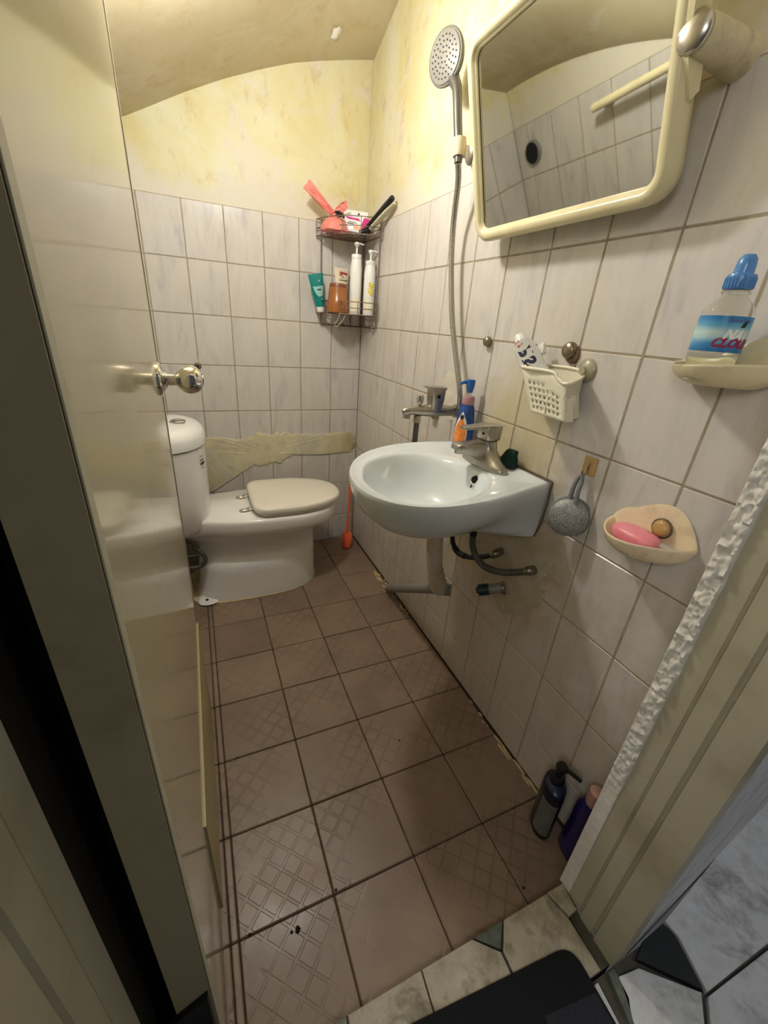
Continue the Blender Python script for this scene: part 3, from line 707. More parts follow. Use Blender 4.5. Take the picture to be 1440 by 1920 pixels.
# tank: D-shaped cylinder
def tank(z, g=0.0, top=0): return [(max(-1.038, p[0]), p[1], z) for p in sup(-0.915 , TY, 0.153 + g, 0.200 + g, z, 48, 2.4, 2.2)]
tk = MB().loft([tank(0.338, -0.05), tank(0.345, -0.020), tank(0.365, -0.008), tank(0.50, -0.002), tank(0.690, 0.0)])
obj('tank', tk, M_PORC, toilet, 60)
td = MB().loft([tank(0.694, -0.004), tank(0.696, 0.004), tank(0.728, 0.005), tank(0.748, -0.004), tank(0.760, -0.022), tank(0.767, -0.055), tank(0.770, -0.1), tank(0.771, -0.14)])
tl = obj('tank_lid', td, M_PORC, toilet, 60)
hexp = lambda r, z: [(-0.850 + r * math.cos(PI / 3 * k + 0.3), TY - 0.02 + r * math.sin(PI / 3 * k + 0.3), z) for k in range(6)]
fb = obj('flush_button', MB().loft([hexp(0.030, 0.760), hexp(0.030, 0.774), hexp(0.026, 0.777)]), M_DULLCHROME, tl, 30)
obj('button_face', MB().lathe([(0.013, 0.776), (0.013, 0.780), (0.011, 0.781)], 20, Matrix.Translation((-0.850, TY - 0.02, 0))), M_CHROME, tl, 40)
# printed mark on the tank
mk = MB()
for (z, a0, a1, h) in ((0.640, -0.62, -0.42, 0.0035), (0.655, -0.58, -0.46, 0.0025), (0.622, -0.60, -0.40, 0.010), (0.608, -0.56, -0.44, 0.0025)):
    n = 6; pts = []
    for k in range(n + 1):
        a = a0 + (a1 - a0) * k / n; c, s = math.cos(a), math.sin(a); ee = 2.2
        pts.append((-0.915 + 0.1535 * abs(c) ** (2 / ee), TY + 0.2012 * math.copysign(abs(s) ** (2 / ee), s)))
    mk.loft([[(x, y, z) for x, y in pts], [(x, y, z + h) for x, y in pts]], False, False, False)
obj('maker_mark', mk, M_INK, toilet, 60, 'small dark printed mark on the tank side')
# hinges
for yy in (TY - 0.075, TY + 0.075):
    h = obj('seat_hinge', MB().lathe([(0.019, 0.388), (0.019, 0.393), (0.012, 0.399), (0.004, 0.402)], 20, Matrix.Translation((-0.635, yy, 0)) @ Matrix.Diagonal((1.25, 0.8, 1, 1))), M_CHROME, toilet, 50)
    obj('hinge_bar', MB().box((-0.608, yy, 0.398), (0.035, 0.02, 0.012), 0.003), M_CHROME, toilet, 40)
def seat(z, g=0.0):
    r = []
    for k in range(64):
        t = 2 * PI * k / 64; c, s = math.cos(t), math.sin(t)
        e = 2.05 if c > 0 else 7.0
        ax = 0.262 if c > 0 else 0.148
        r.append((-0.455 + (ax + g) * math.copysign(abs(c) ** (2 / e), c), TY + (0.180 + g) * math.copysign(abs(s) ** (2 / (2.3 if c > 0 else 5)), s), z))
    return r
obj('seat_ring', MB().loft([seat(0.391, -0.018), seat(0.393, -0.013), seat(0.404, -0.013), seat(0.407, -0.018)]), M_SEAT, toilet, 50)
obj('seat_lid', MB().loft([seat(0.409, -0.006), seat(0.411, 0.0), seat(0.427, 0.002), seat(0.434, -0.003), seat(0.4375, -0.014), seat(0.439, -0.05), seat(0.440, -0.14)]), M_SEAT, toilet, 60)
# supply hose below the tank
hp = [(-0.93, TY - 0.02, 0.345), (-0.90, TY - 0.075, 0.30), (-0.84, TY - 0.115, 0.255), (-0.812, TY - 0.125, 0.215), (-0.825, TY - 0.125, 0.180), (-0.87, TY - 0.12, 0.172), (-0.96, TY - 0.10, 0.19), (-1.03, TY - 0.08, 0.20)]
obj('supply_hose', MB().tube(hp, 0.0095, 10, 8), M_HOSE, toilet, 60)

# ------------------------------------------------------------------ wash basin on the right wall
SZ = 0.850
basin = thing('wash_basin', 'white wall-hung wash basin with chrome tap, on the right wall', 'basin', (-0.02, -1.19, 0.70))
rim_ctrl = [(-0.004, -0.992), (-0.06, -0.984), (-0.15, -0.980), (-0.235, -0.990), (-0.315, -1.022), (-0.385, -1.075), (-0.436, -1.142), (-0.466, -1.215), (-0.476, -1.29), (-0.464, -1.355), (-0.425, -1.408), (-0.365, -1.437), (-0.295, -1.443), (-0.225, -1.434), (-0.155, -1.416), (-0.08, -1.394), (-0.004, -1.374)]
def open_cr(ctrl, n=6):
    out = []; m = len(ctrl)
    for i in range(m - 1):
        p0 = Vector(ctrl[max(i - 1, 0)]); p1 = Vector(ctrl[i]); p2 = Vector(ctrl[i + 1]); p3 = Vector(ctrl[min(i + 2, m - 1)])
        for k in range(n):
            t = k / n
            out.append(tuple(0.5 * ((2 * p1) + (p2 - p0) * t + (2 * p0 - 5 * p1 + 4 * p2 - p3) * t * t + (3 * p1 - p0 - 3 * p2 + p3) * t ** 3)))
    out.append(tuple(ctrl[-1])); return out
rim = open_cr(rim_ctrl, 4); NR = len(rim)
BC = Vector((-0.285, -1.250))           # bowl centre
bowl_ctrl = [(-0.427, -1.205), (-0.375, -1.120), (-0.290, -1.074), (-0.205, -1.082), (-0.146, -1.150), (-0.128, -1.230), (-0.145, -1.310), (-0.210, -1.372), (-0.290, -1.402), (-0.360, -1.404), (-0.412, -1.370), (-0.438, -1.295)]
bowlc = smooth_poly(bowl_ctrl, 6)
def ray_in(poly, c, ang):
    """distance from c to the closed polygon along the angle"""
    d = Vector((math.cos(ang), math.sin(ang))); best = 0
    for k in range(len(poly)):
        a = Vector(poly[k]) - c; b = Vector(poly[(k + 1) % len(poly)]) - c; e = b - a
        den = d.x * e.y - d.y * e.x
        if abs(den) < 1e-9: continue
        t = (a.x * e.y - a.y * e.x) / den; u = (a.x * d.y - a.y * d.x) / den
        if 0 <= u <= 1 and t > best: best = t
    return best
# full closed outline: rim plus the straight back along the wall
outl = rim + [(-0.004, -1.374 + (1.374 - 0.992) * k / 10) for k in range(1, 10)]
NO = len(outl)
def lerp2(a, b, t): return (a[0] + (b[0] - a[0]) * t, a[1] + (b[1] - a[1]) * t)
inner = []
for p in outl:
    d = Vector(p) - BC; ang = math.atan2(d.y, d.x); r = ray_in(bowlc, BC, ang); inner.append((BC.x + math.cos(ang) * r, BC.y + math.sin(ang) * r))
def ring2(pts, z): return [(x, y, z if not callable(z) else z(x, y)) for x, y in pts]
# wall side stays on the wall, the front curls under to the waste
def under(t):
    r = []
    for k, p in enumerate(outl):
        wallness = max(0.0, min(1.0, (p[0] + 0.11) / 0.10))
        fx = lerp2(p, (-0.215, -1.205), [0, 0.02, 0.08, 0.22, 0.42, 0.62, 0.80][t])
        zf = SZ - [0.012, 0.035, 0.065, 0.100, 0.128, 0.146, 0.155][t]
        wx = (p[0], p[1] + (-1.19 - p[1]) * [0, 0, 0.01, 0.02, 0.035, 0.05, 0.07][t])
        zw = SZ - [0.012, 0.035, 0.065, 0.095, 0.12, 0.14, 0.155][t]
        q = lerp2(fx, wx, wallness); r.append((q[0], q[1], zf + (zw - zf) * wallness))
    return r
bs = MB()
rings = [under(6 - t) for t in range(7)]
rings.append(ring2([lerp2(p, i, -0.0) for p, i in zip(outl, inner)], SZ - 0.004))
rings.append(ring2([lerp2(p, i, 0.06) for p, i in zip(outl, inner)], SZ + 0.001))
rings.append(ring2([lerp2(p, i, 0.14) for p, i in zip(outl, inner)], SZ + 0.001))
rings.append(ring2([lerp2(p, i, 0.22) for p, i in zip(outl, inner)], SZ - 0.003))
rings.append(ring2([lerp2(p, i, 0.80) for p, i in zip(outl, inner)], SZ - 0.005))
rings.append(ring2([lerp2(p, i, 0.93) for p, i in zip(outl, inner)], SZ - 0.007))
DC = (-0.265, -1.245)
for f, dz in ((0.0, 0.013), (0.05, 0.030), (0.13, 0.062), (0.26, 0.095), (0.45, 0.118), (0.68, 0.129), (0.88, 0.133)):
    rings.append(ring2([lerp2(i, DC, f) for i in inner], SZ - dz))
bs.loft(rings, True, True)
obj('basin_bowl', bs, M_PORC_B, basin, 60)
ovp = Vector((-0.1335, -1.250, SZ - 0.028)); ovn = Vector((-1, -0.12, 0.42))
obj('overflow_ring', MB().lathe([(0.0095, -0.002), (0.0125, 0.0), (0.0130, 0.003), (0.0115, 0.0045), (0.0095, 0.003)], 24, axis_mat(ovp, ovn)), M_CHROME, basin, 50)
obj('overflow_hole', MB().lathe([(0.0093, 0.0), (0.0093, 0.0048)], 24, axis_mat(ovp, ovn)), M_HOLE, basin)
mk = MB()
Mv = axis_mat(ovp + Vector((-0.006, -0.001, -0.017)), Vector((-1, -0.12, 0.75)), (0, 0, 1))
for a, b, c, d in ((0, 0, 0.004, 0.013), (0.004, -0.003, 0.003, 0.004), (-0.004, 0.003, 0.0025, 0.006)): mk.box((a, b, 0.001), (c, d, 0.001), 0, Mv)
obj('maker_mark', mk, M_INK, basin, None, 'small dark maker mark under the overflow')
obj('waste_plug', MB().lathe([(0.021, SZ - 0.134), (0.021, SZ - 0.129), (0.014, SZ - 0.126)], 20, Matrix.Translation((DC[0], DC[1], 0))), M_CHROME, basin)
# grime line where the basin meets the wall
gl = MB().tube([(-0.003, -1.377, 0.853), (-0.003, -1.379, 0.80), (-0.003, -1.375, 0.74), (-0.003, -1.362, 0.695)], 0.0018, 6); gl.tube([(-0.003, -1.377, 0.853), (-0.003, -1.18, 0.852), (-0.003, -0.99, 0.852)], 0.0018, 6)
obj('sealant_line', gl, M_SEAL, basin, 60, 'dark mouldy joint between basin and wall')

# tap
tap = thing('basin_tap', 'dull chrome single-lever mixer tap on the basin', 'tap', (-0.082, -1.206, SZ))
bp = MB().loft([[(-0.082 + a * (math.copysign(abs(math.cos(t)) ** 0.9, math.cos(t))), -1.206 + b * math.copysign(abs(math.sin(t)) ** 0.9, math.sin(t)), z) for t in [2 * PI * k / 32 for k in range(32)]] for a, b, z in ((0.029, 0.090, SZ - 0.004), (0.029, 0.090, SZ + 0.004), (0.027, 0.083, SZ + 0.011), (0.0245, 0.062, SZ + 0.022), (0.024, 0.038, SZ + 0.038), (0.024, 0.028, SZ + 0.056), (0.0245, 0.026, SZ + 0.064))])
obj('tap_body', bp, M_DULLCHROME, tap, 60)
def rrect(c, hw, hh, axis_u, axis_v, n=5, r=0.35):
    out = []
    for q in range(4):
        for k in range(n):
            a = PI / 2 * (q + k / (n - 1)); cx = (1 - r) * (1 if q in (0, 3) else -1); cy = (1 - r) * (1 if q in (0, 1) else -1)
            u = cx + r * math.cos(a); v = cy + r * math.sin(a)
            out.append(tuple(Vector(c) + Vector(axis_u) * (u * hw) + Vector(axis_v) * (v * hh)))
    return out
sp = MB().loft([rrect((x, -1.206, z), wv, hv, (0, 1, 0), (0.12, 0, 1)) for k, (x, z, wv, hv) in enumerate(((-0.080, SZ + 0.034, 0.026, 0.030), (-0.105, SZ + 0.036, 0.025, 0.024), (-0.132, SZ + 0.042, 0.024, 0.017), (-0.158, SZ + 0.047, 0.022, 0.012), (-0.176, SZ + 0.049, 0.019, 0.009), (-0.182, SZ + 0.049, 0.014, 0.006)))])
obj('spout', sp, M_DULLCHROME, tap, 60)
obj('aerator', MB().lathe([(0.010, SZ + 0.014), (0.011, SZ + 0.016), (0.011, SZ + 0.024)], 16, Matrix.Translation((-0.168, -1.206, 0.018))), M_DULLCHROME, tap)
lv = MB().loft([rrect((-0.080, -1.206, z), a, b, (1, 0, 0), (0, 1, 0), 5, 0.3) for z, a, b in ((SZ + 0.067, 0.021, 0.023), (SZ + 0.070, 0.023, 0.024), (SZ + 0.098, 0.024, 0.024), (SZ + 0.103, 0.022, 0.022))])
lvr = obj('lever_block', lv, M_DULLCHROME, tap, 40)
lb = MB().loft([rrect((x, -1.206, z), wv, hv, (0, 1, 0), (0, 0, 1), 5, 0.5) for x, z, wv, hv in ((-0.056, SZ + 0.098, 0.020, 0.007), (-0.09, SZ + 0.1, 0.021, 0.007), (-0.13, SZ + 0.099, 0.018, 0.005), (-0.162, SZ + 0.098, 0.014, 0.0035), (-0.168, SZ + 0.098, 0.010, 0.002))])
obj('lever', lb, M_DULLCHROME, tap, 50)
obj('indicator_dot', MB().lathe([(0.004, 0), (0.004, 0.001)], 12, axis_mat((-0.1035, -1.212, SZ + 0.083), (-1, 0, 0))), M_HOLE, lvr)

# scourer squeezed behind the tap
sc = MB(); 
def sq(u, v):
    a = 2 * PI * u; r = 1 + 0.25 * noise.noise((math.cos(a) * 1.5, math.sin(a) * 1.5, v * 3)); 
    return (-0.0285 + 0.022 * r * math.cos(a) * (1 - 0.5 * v), -1.236 + 0.034 * r * math.sin(a) * (1 - 0.55 * v) - 0.012 * v, SZ + 0.001 + 0.044 * v + 0.006 * noise.noise((u * 6, v * 4, 2)))
sc.grid(20, 8, sq); sc.loft([[sq(k / 20, 1.0) for k in range(20)], [(-0.0285, -1.248, SZ + 0.046)] * 20], False, False)
o = obj('scouring_pad', sc, M_GREENSP, None, 60); tag(o, 'crumpled dark green scouring pad tucked behind the basin tap', 'scouring pad')

# blue pump bottle on the basin corner
PB = Vector((-0.040, -1.035, SZ - 0.003))
pb = thing('pump_bottle', 'blue pump bottle with orange pear-shaped label on the back of the basin', 'bottle', PB)
Mp = Matrix.Translation(PB)
obj('bottle_body', MB().lathe([(0.026, 0), (0.029, 0.003), (0.029, 0.04), (0.0275, 0.07), (0.024, 0.10), (0.0205, 0.118), (0.0175, 0.124), (0.0165, 0.126)], 28, Mp), M_BLUEBOT, pb, 60)
obj('collar', MB().lathe([(0.0175, 0.126), (0.018, 0.127), (0.018, 0.146), (0.016, 0.149)], 24, Mp), M_PINKCOL, pb, 40)
obj('pump_stem', MB().lathe([(0.0055, 0.148), (0.0055, 0.172)], 12, Mp), M_WHITEPL, pb, 40)
hd = MB().lathe([(0.008, 0.160), (0.010, 0.168), (0.0115, 0.176), (0.0125, 0.190), (0.0115, 0.196)], 16, Mp)
hd.tube([PB + Vector((0, 0, 0.188)), PB + Vector((-0.018, 0.006, 0.188)), PB + Vector((-0.030, 0.010, 0.182))], [0.006, 0.005, 0.004], 8)
obj('pump_head', hd, M_BLUEPUMP, pb, 40)
def wrap(mb_, centre, rfun, face_ang, z0):
    """bend flat local xy shapes (x along the surface, y up) round a bottle"""
    out = MB(); out.f = list(mb_.f)
    for x, y, zz in mb_.v:
        z = z0 + y; r = rfun(z) + zz; a = face_ang + x / rfun(z)
        out.v.append((centre[0] + r * math.cos(a), centre[1] + r * math.sin(a), centre[2] + z))
    return out
def prof_r(prof):
    zs = [p[1] for p in prof]; rs = [p[0] for p in prof]
    return lambda z: float(np.interp(z, zs, rs))
pr = prof_r([(0.029, 0.003), (0.029, 0.04), (0.0275, 0.07), (0.024, 0.10), (0.0205, 0.118)])
def pear(sx, z0, z1, d, n=26, m=8):
    mb_ = MB(); v = []; 
    for j in range(m + 1):
        t = j / m; zz = z0 + (z1 - z0) * t; wd = sx * (math.sin(PI * min(1, (t * 0.72 + 0.22))) ** 0.9) * (1 - 0.25 * t) * (0.35 + 0.65 * min(1, (1 - t) * 5)) * (0.8 + 0.2 * min(1, t * 8))
        for i in range(9): v.append((-wd + 2 * wd * i / 8, zz, d))
    f = [(j * 9 + i, j * 9 + i + 1, (j + 1) * 9 + i + 1, (j + 1) * 9 + i) for j in range(m) for i in range(8)]
    return mb_.add(v, f)
FA = math.atan2(CAM.y - PB.y, CAM.x - PB.x) - 0.42
obj('label_backing', wrap(pear(0.0245, 0.006, 0.106, 0.0006), PB, pr, FA, 0), M_PALELAB, pb, 60)
lb_ = obj('orange_label', wrap(pear(0.0205, 0.009, 0.090, 0.0011), PB, pr, FA, 0), M_ORANGEP, pb, 60)
lg = MB(); lg.add([(0.006 * math.cos(2 * PI * k / 12), 0.091 + 0.007 * math.sin(2 * PI * k / 12), 0.0014) for k in range(12)], [tuple(range(12))])
obj('label_emblem', wrap(lg, PB, pr, FA, 0), M_INK, pb, 60, 'round dark emblem at the top of the label')

# ------------------------------------------------------------------ pipes under the basin
trap = thing('waste_pipe', 'stained grey and white waste pipe below the basin, running to the wall foot', 'pipe', (-0.2, -1.2, 0.42))
obj('downpipe', MB().tube([(-0.205, -1.203, 0.715), (-0.20, -1.205, 0.62), (-0.185, -1.195, 0.545), (-0.165, -1.18, 0.50)], [0.0235, 0.0235, 0.0235, 0.0235], 20, 6), M_PVCW, trap, 60)
obj('collar_nut', MB().lathe([(0.024, 0.668), (0.0275, 0.67), (0.0275, 0.688), (0.024, 0.69)], 20, Matrix.Translation((-0.2035, -1.2035, 0))), M_PVCW, trap, 40)
obj('elbow', MB().tube([(-0.172, -1.186, 0.512), (-0.150, -1.170, 0.463), (-0.125, -1.150, 0.420), (-0.105, -1.125, 0.392)], [0.0255, 0.027, 0.027, 0.0245], 20, 6), M_PVCW, trap, 60)
obj('drain_run', MB().tube([(-0.118, -1.140, 0.405), (-0.030, -0.610, 0.026)], 0.0185, 18), M_PVC, trap, 60)
obj('end_stub', MB().tube([(-0.118, -1.135, 0.402), (-0.098, -1.148, 0.401), (-0.082, -1.158, 0.401)], 0.0195, 18), M_PVC, trap, 60)
def bendpx(pts): return [ray_to(px, py, 0, x) for px, py, x in pts]
h1 = thing('supply_hose', 'shorter black supply hose under the basin, to the upper valve', 'hose', ray_to(938, 1037, 0, -0.005), 'supply hoses under the basin')
obj('hose', MB().tube(bendpx([(848, 975, -0.09), (848, 1003, -0.085), (850, 1020, -0.08), (859, 1036, -0.07), (880, 1045, -0.06), (905, 1044, -0.045), (928, 1039, -0.03)]), 0.0075, 10, 6), M_RUBBER, h1, 60)
obj('ferrule', MB().tube(bendpx([(852, 1026, -0.079), (859, 1036, -0.07), (872, 1043, -0.065)]), 0.0095, 10, 3), M_BLACK, h1, 60)
obj('valve', MB().tube(bendpx([(922, 1041, -0.034), (932, 1037, -0.025), (942, 1032, 0.002)]), [0.011, 0.012, 0.010], 12, 3), M_STEEL, h1, 60)
h2 = thing('supply_hose', 'longer dark braided supply hose under the basin, to the lower valve', 'hose', ray_to(1000, 1068, 0, -0.005), 'supply hoses under the basin')
obj('hose', MB().tube(bendpx([(889, 972, -0.10), (887, 1000, -0.095), (886, 1022, -0.09), (893, 1045, -0.08), (911, 1064, -0.07), (941, 1073, -0.05), (972, 1073, -0.03), (990, 1071, -0.018)]), 0.0092, 10, 6), M_HOSE, h2, 60)
obj('ferrule', MB().tube(bendpx([(890, 985, -0.098), (887, 1003, -0.095)]), 0.0105, 10), M_BLACK, h2, 60)
obj('valve', MB().tube(bendpx([(984, 1071, -0.024), (994, 1070, -0.016), (1004, 1068, 0.003)]), [0.010, 0.0135, 0.012], 12, 3), M_STEEL, h2, 60)
st = thing('capped_pipe', 'short grey pipe stub with a dark green cap below the hoses', 'pipe', (0, -1.30, 0.49))
a = ray_to(946, 1102, 0, 0.002); b = ray_to(893, 1107, 0, -0.062)
m_ = a.lerp(b, 0.55)
obj('pipe', MB().tube([a, a.lerp(b, 0.75)], 0.0155, 16), M_PVC, st, 60)
obj('cap', MB().tube([m_, a.lerp(b, 0.6), a.lerp(b, 0.92), a.lerp(b, 0.93)], [0.0165, 0.0175, 0.0175, 0.014], 16), M_GREENCAP, st, 40)
obj('cap_grip', MB().tube([a.lerp(b, 0.9), b], 0.0095, 8), M_GREENCAP, st, 30)
obj('wall_flange', MB().tube([a, a.lerp(b, 0.12)], [0.021, 0.019], 16), M_STEEL, st, 60)

# ------------------------------------------------------------------ shower mixer, hose, hand shower
MX = Vector((0, -0.945, 0.935))
mx = thing('shower_mixer', 'dull chrome wall mixer with diverter, left of the blue pump bottle', 'tap', MX)
obj('mixer_body', MB().tube([MX + Vector((x, 0, dz)) for x, dz in ((0.002, 0), (-0.03, 0), (-0.05, 0.001), (-0.10, 0.003), (-0.13, 0.002), (-0.165, 0.003), (-0.19, 0.002), (-0.205, -0.003))], [0.015, 0.015, 0.0165, 0.0195, 0.0175, 0.0145, 0.0125, 0.010], 20, 4), M_DULLCHROME, mx, 60)
obj('spout_lip', MB().tube([MX + Vector((-0.193, 0, -0.004)), MX + Vector((-0.195, 0, -0.020))], [0.0105, 0.0115], 16), M_DULLCHROME, mx, 50)
obj('wall_nut', MB().tube([MX + Vector((0.002, 0, 0)), MX + Vector((-0.026, 0, 0))], 0.021, 6), M_DULLCHROME, mx, 30)
obj('cartridge', MB().loft([rrect(MX + Vector((-0.098, 0, z)), a, b, (1, 0, 0), (0, 1, 0), 5, 0.4) for z, a, b in ((0.008, 0.019, 0.019), (0.028, 0.021, 0.020), (0.033, 0.0225, 0.022), (0.070, 0.024, 0.022))]), M_DULLCHROME, mx, 40)
obj('lever', MB().loft([rrect(MX + Vector((x, 0, z)), wv, hv, (0, 1, 0), (0, 0, 1), 5, 0.5) for x, z, wv, hv in ((-0.074, 0.070, 0.021, 0.004), (-0.12, 0.071, 0.021, 0.004), (-0.135, 0.072, 0.014, 0.0025))]), M_DULLCHROME, mx, 50)
obj('indicator_dot', MB().lathe([(0.005, 0), (0.005, 0.001)], 12, axis_mat(MX + Vector((-0.1, -0.0222, 0.047)), (0, -1, 0))), M_HOLE, mx)
obj('diverter_knob', MB().lathe([(0.006, 0.012), (0.006, 0.022), (0.010, 0.026), (0.011, 0.040), (0.0095, 0.048), (0.005, 0.051)], 16, Matrix.Translation(MX + Vector((-0.152, 0, 0)))), M_CHROME, mx, 40)
obj('outlet_nut', MB().lathe([(0.010, -0.034), (0.0125, -0.033), (0.0125, -0.018), (0.011, -0.012)], 6, Matrix.Translation(MX + Vector((-0.155, 0, 0)))), M_DULLCHROME, mx, 30)
obj('outlet_pipe', MB().tube([MX + Vector((-0.155, 0, -0.02)), MX + Vector((-0.155, 0.0, -0.12)), MX + Vector((-0.13, 0.03, -0.22)), MX + Vector((-0.06, 0.05, -0.29)), MX + Vector((0.002, 0.05, -0.30))], 0.0085, 12, 5), M_HOSE, mx, 60)
obj('blank_outlet', MB().loft([rrect((x, -0.800, 0.898), s_, s_, (0, 1, 0), (0, 0, 1), 4, 0.3) for x, s_ in ((0.002, 0.018), (-0.018, 0.018), (-0.022, 0.014))]), M_STEEL, mx, 30, 'square steel stub on the wall below the mixer')

HB = Vector((-0.074, -0.868, 1.598)); HN = Vector((-0.074, -0.825, 1.730)); HC = Vector((-0.088, -0.783, 1.800))
hs = thing('hand_shower', 'grey hand shower clipped to the wall left of the mirror, with metal hose', 'shower', HB)
hdir = Vector((-0.93, -0.30, -0.10)).normalized()
Mh = axis_mat(HC, hdir)
obj('shower_head', MB().lathe([(0.012, -0.026), (0.030, -0.022), (0.046, -0.012), (0.054, -0.002), (0.0565, 0.006), (0.055, 0.010)], 36, Mh), M_SHOWER, hs, 60)
face = obj('spray_face', MB().lathe([(0.0505, 0.0095), (0.0505, 0.0120), (0.049, 0.0128)], 36, Mh), simple('grey_spray_face', (126, 123, 113), 0.45, var=0.04), hs, 40)
nb = MB()
for r_, c_ in ((0.010, 6), (0.020, 11), (0.030, 17), (0.040, 22)):
    for k in range(c_):
        a_ = 2 * PI * k / c_ + r_ * 40; nb.lathe([(0.0022, 0.0120), (0.0018, 0.0150)], 6, Mh @ Matrix.Translation((r_ * math.cos(a_), r_ * math.sin(a_), 0)))
nbo = obj('nozzles', nb, simple('grey_nozzles', (72, 70, 65), 0.5), hs, 40); nbo['kind'] = 'stuff'
obj('handle', MB().tube([HC + hdir * -0.012, HC + hdir * -0.012 + Vector((0.002, -0.022, -0.042)), HN, HN.lerp(HB, 0.5), HB, HB + Vector((0, -0.006, -0.03))], [0.016, 0.016, 0.0125, 0.0115, 0.0115, 0.010], 16, 6), M_SHOWER, hs, 60)
hose_pts = [HB + Vector((0, -0.006, -0.028)), (-0.060, -0.862, 1.53), (-0.045, -0.838, 1.44), (-0.042, -0.850, 1.338), (-0.042, -0.893, 1.196), (-0.042, -0.948, 1.08), (-0.040, -0.985, 1.0), (-0.030, -0.975, 0.955), (-0.028, -0.952, 0.945)]
obj('hose', MB().tube(hose_pts, 0.0082, 12, 10), simple('shiny_grey_hose', (168, 164, 156), 0.22, 0.75, var=0.15, scale=180, bump=0.2), hs, 60)
br = thing('shower_bracket', 'dusty plastic bracket holding the hand shower on the yellow wall', 'bracket', (0, -0.85, 1.59))
obj('clip', MB().tube([HB + Vector((0, 0.001, 0.022)), HB + Vector((0, -0.001, 0.008)), HB + Vector((0, -0.004, -0.016))], [0.018, 0.019, 0.015], 14), M_IVORYD, br, 50)
obj('arm', MB().tube([HB + Vector((0.006, 0, 0.0)), HB + Vector((0.03, -0.012, -0.006)), HB + Vector((0.05, -0.018, -0.012)), (0.004, HB.y - 0.02, HB.z - 0.014)], [0.014, 0.013, 0.014, 0.017], 14, 3), M_IVORYD, br, 50)
obj('clamp_screw', MB().tube([HB + Vector((0.032, -0.012, -0.006)), HB + Vector((0.030, -0.034, -0.020))], [0.010, 0.012], 12), M_STEEL, br, 40)

# ------------------------------------------------------------------ swivel mirror
TILT = math.radians(15.3)
Am = Vector((0, -1, 0)); Um = Vector((-math.sin(TILT), 0, math.cos(TILT))); Nm = Vector((-math.cos(TILT), 0, -math.sin(TILT)))
BL = Vector((-0.060, -1.019, 1.402)); MW, MH = 0.463, 0.322
MC = BL + Am * (MW / 2) + Um * (MH / 2)
def mp(a, u, n): return tuple(MC + Am * a + Um * u + Nm * n)
def mring(ex, r, n, k=7):
    hw, hh = MW / 2 + ex, MH / 2 + ex; out = []
    for q, (cx, cy) in enumerate(((1, 1), (-1, 1), (-1, -1), (1, -1))):
        for i in range(k):
            a_ = PI / 2 * (q + i / (k - 1)); out.append(mp(cx * (hw - r) + r * math.cos(a_), cy * (hh - r) + r * math.sin(a_), n))
    return out
mir = thing('wall_mirror', 'tilting mirror in a rounded ivory plastic frame above the basin', 'mirror', MC)
obj('frame', MB().loft([mring(-0.003, 0.018, 0.001), mring(-0.001, 0.02, 0.006), mring(0.003, 0.024, 0.0075), mring(0.004, 0.025, 0.0115), mring(0.010, 0.03, 0.014), mring(0.0195, 0.04, 0.0125), mring(0.0245, 0.045, 0.006), mring(0.0255, 0.046, -0.008), mring(0.024, 0.045, -0.022), mring(0.018, 0.04, -0.026), mring(-0.006, 0.02, -0.026)], False, True), M_IVORY, mir, 60)
obj('glass', MB().loft([mring(0.002, 0.02, -0.004), mring(0.002, 0.02, 0.0)]), M_MIRROR, mir, 30)
for sgn in (1, -1):
    pc = MC + Am * (sgn * (MW / 2 + 0.031)) + Um * -0.003
    wl = Vector((0.004, pc.y, pc.z + 0.0))
    top_ = Vector((pc.x - 0.004, pc.y, pc.z))
    po = obj('pivot_post', MB().tube([wl, wl.lerp(top_, 0.06), wl.lerp(top_, 0.5), wl.lerp(top_, 0.92), top_], [0.027, 0.026, 0.0245, 0.023, 0.020], 24), M_IVORYD, mir, 50)
    obj('pivot_cap', MB().lathe([(0.0225, 0.0), (0.023, 0.004), (0.020, 0.008), (0.012, 0.011), (0.004, 0.0125)], 24, axis_mat(top_, (-1, -0.12 * sgn, -0.05))), M_STEEL2, po, 60)
    obj('pivot_lug', MB().loft([[mp(sgn * a_, u_, n_) for u_, n_ in ((0.05, -0.02), (0.035, 0.012), (-0.02, 0.012), (-0.07, -0.006), (-0.06, -0.022))] for a_ in (MW / 2 + 0.015, MW / 2 + 0.030)]), M_IVORY, mir, 40)
# strip of cloudy tape on the wall behind the pivot
# ------------------------------------------------------------------ left wall things seen in the mirror
rail = thing('towel_rail', 'long cream towel rail on the left wall, seen in the mirror', 'rail', (XL + 0.05, -1.0, 1.50))
obj('rail_bar', MB().tube([(XL + 0.055, -0.50, 1.492), (XL + 0.055, -1.24, 1.520)], 0.014, 14), M_IVORY, rail, 60)
for yy, zz in ((-0.53, 1.493), (-1.2, 1.519)):
    obj('rail_bracket', MB().tube([(XL - 0.004, yy, zz - 0.006), (XL + 0.055, yy, zz)], [0.017, 0.010], 12), M_IVORYD, rail, 50)
hole = thing('vent_pipe', 'dark open pipe end in the left wall, seen in the mirror', 'pipe', (XL, -0.107, 1.439))
obj('pipe_ring', MB().lathe([(0.034, 0.0), (0.046, 0.0), (0.046, 0.012), (0.040, 0.014), (0.034, 0.010)], 28, axis_mat((XL, -0.107, 1.439), (1, 0, 0))), M_PVC, hole, 50)
obj('pipe_bore', MB().lathe([(0.040, 0.0120), (0.040, 0.0146)], 28, axis_mat((XL, -0.107, 1.439), (1, 0, 0))), M_HOLE, hole)
plug = thing('wall_plug', 'rusty capped hole in the back wall behind the door knob', 'plug', (-0.754, 0, 0.945))
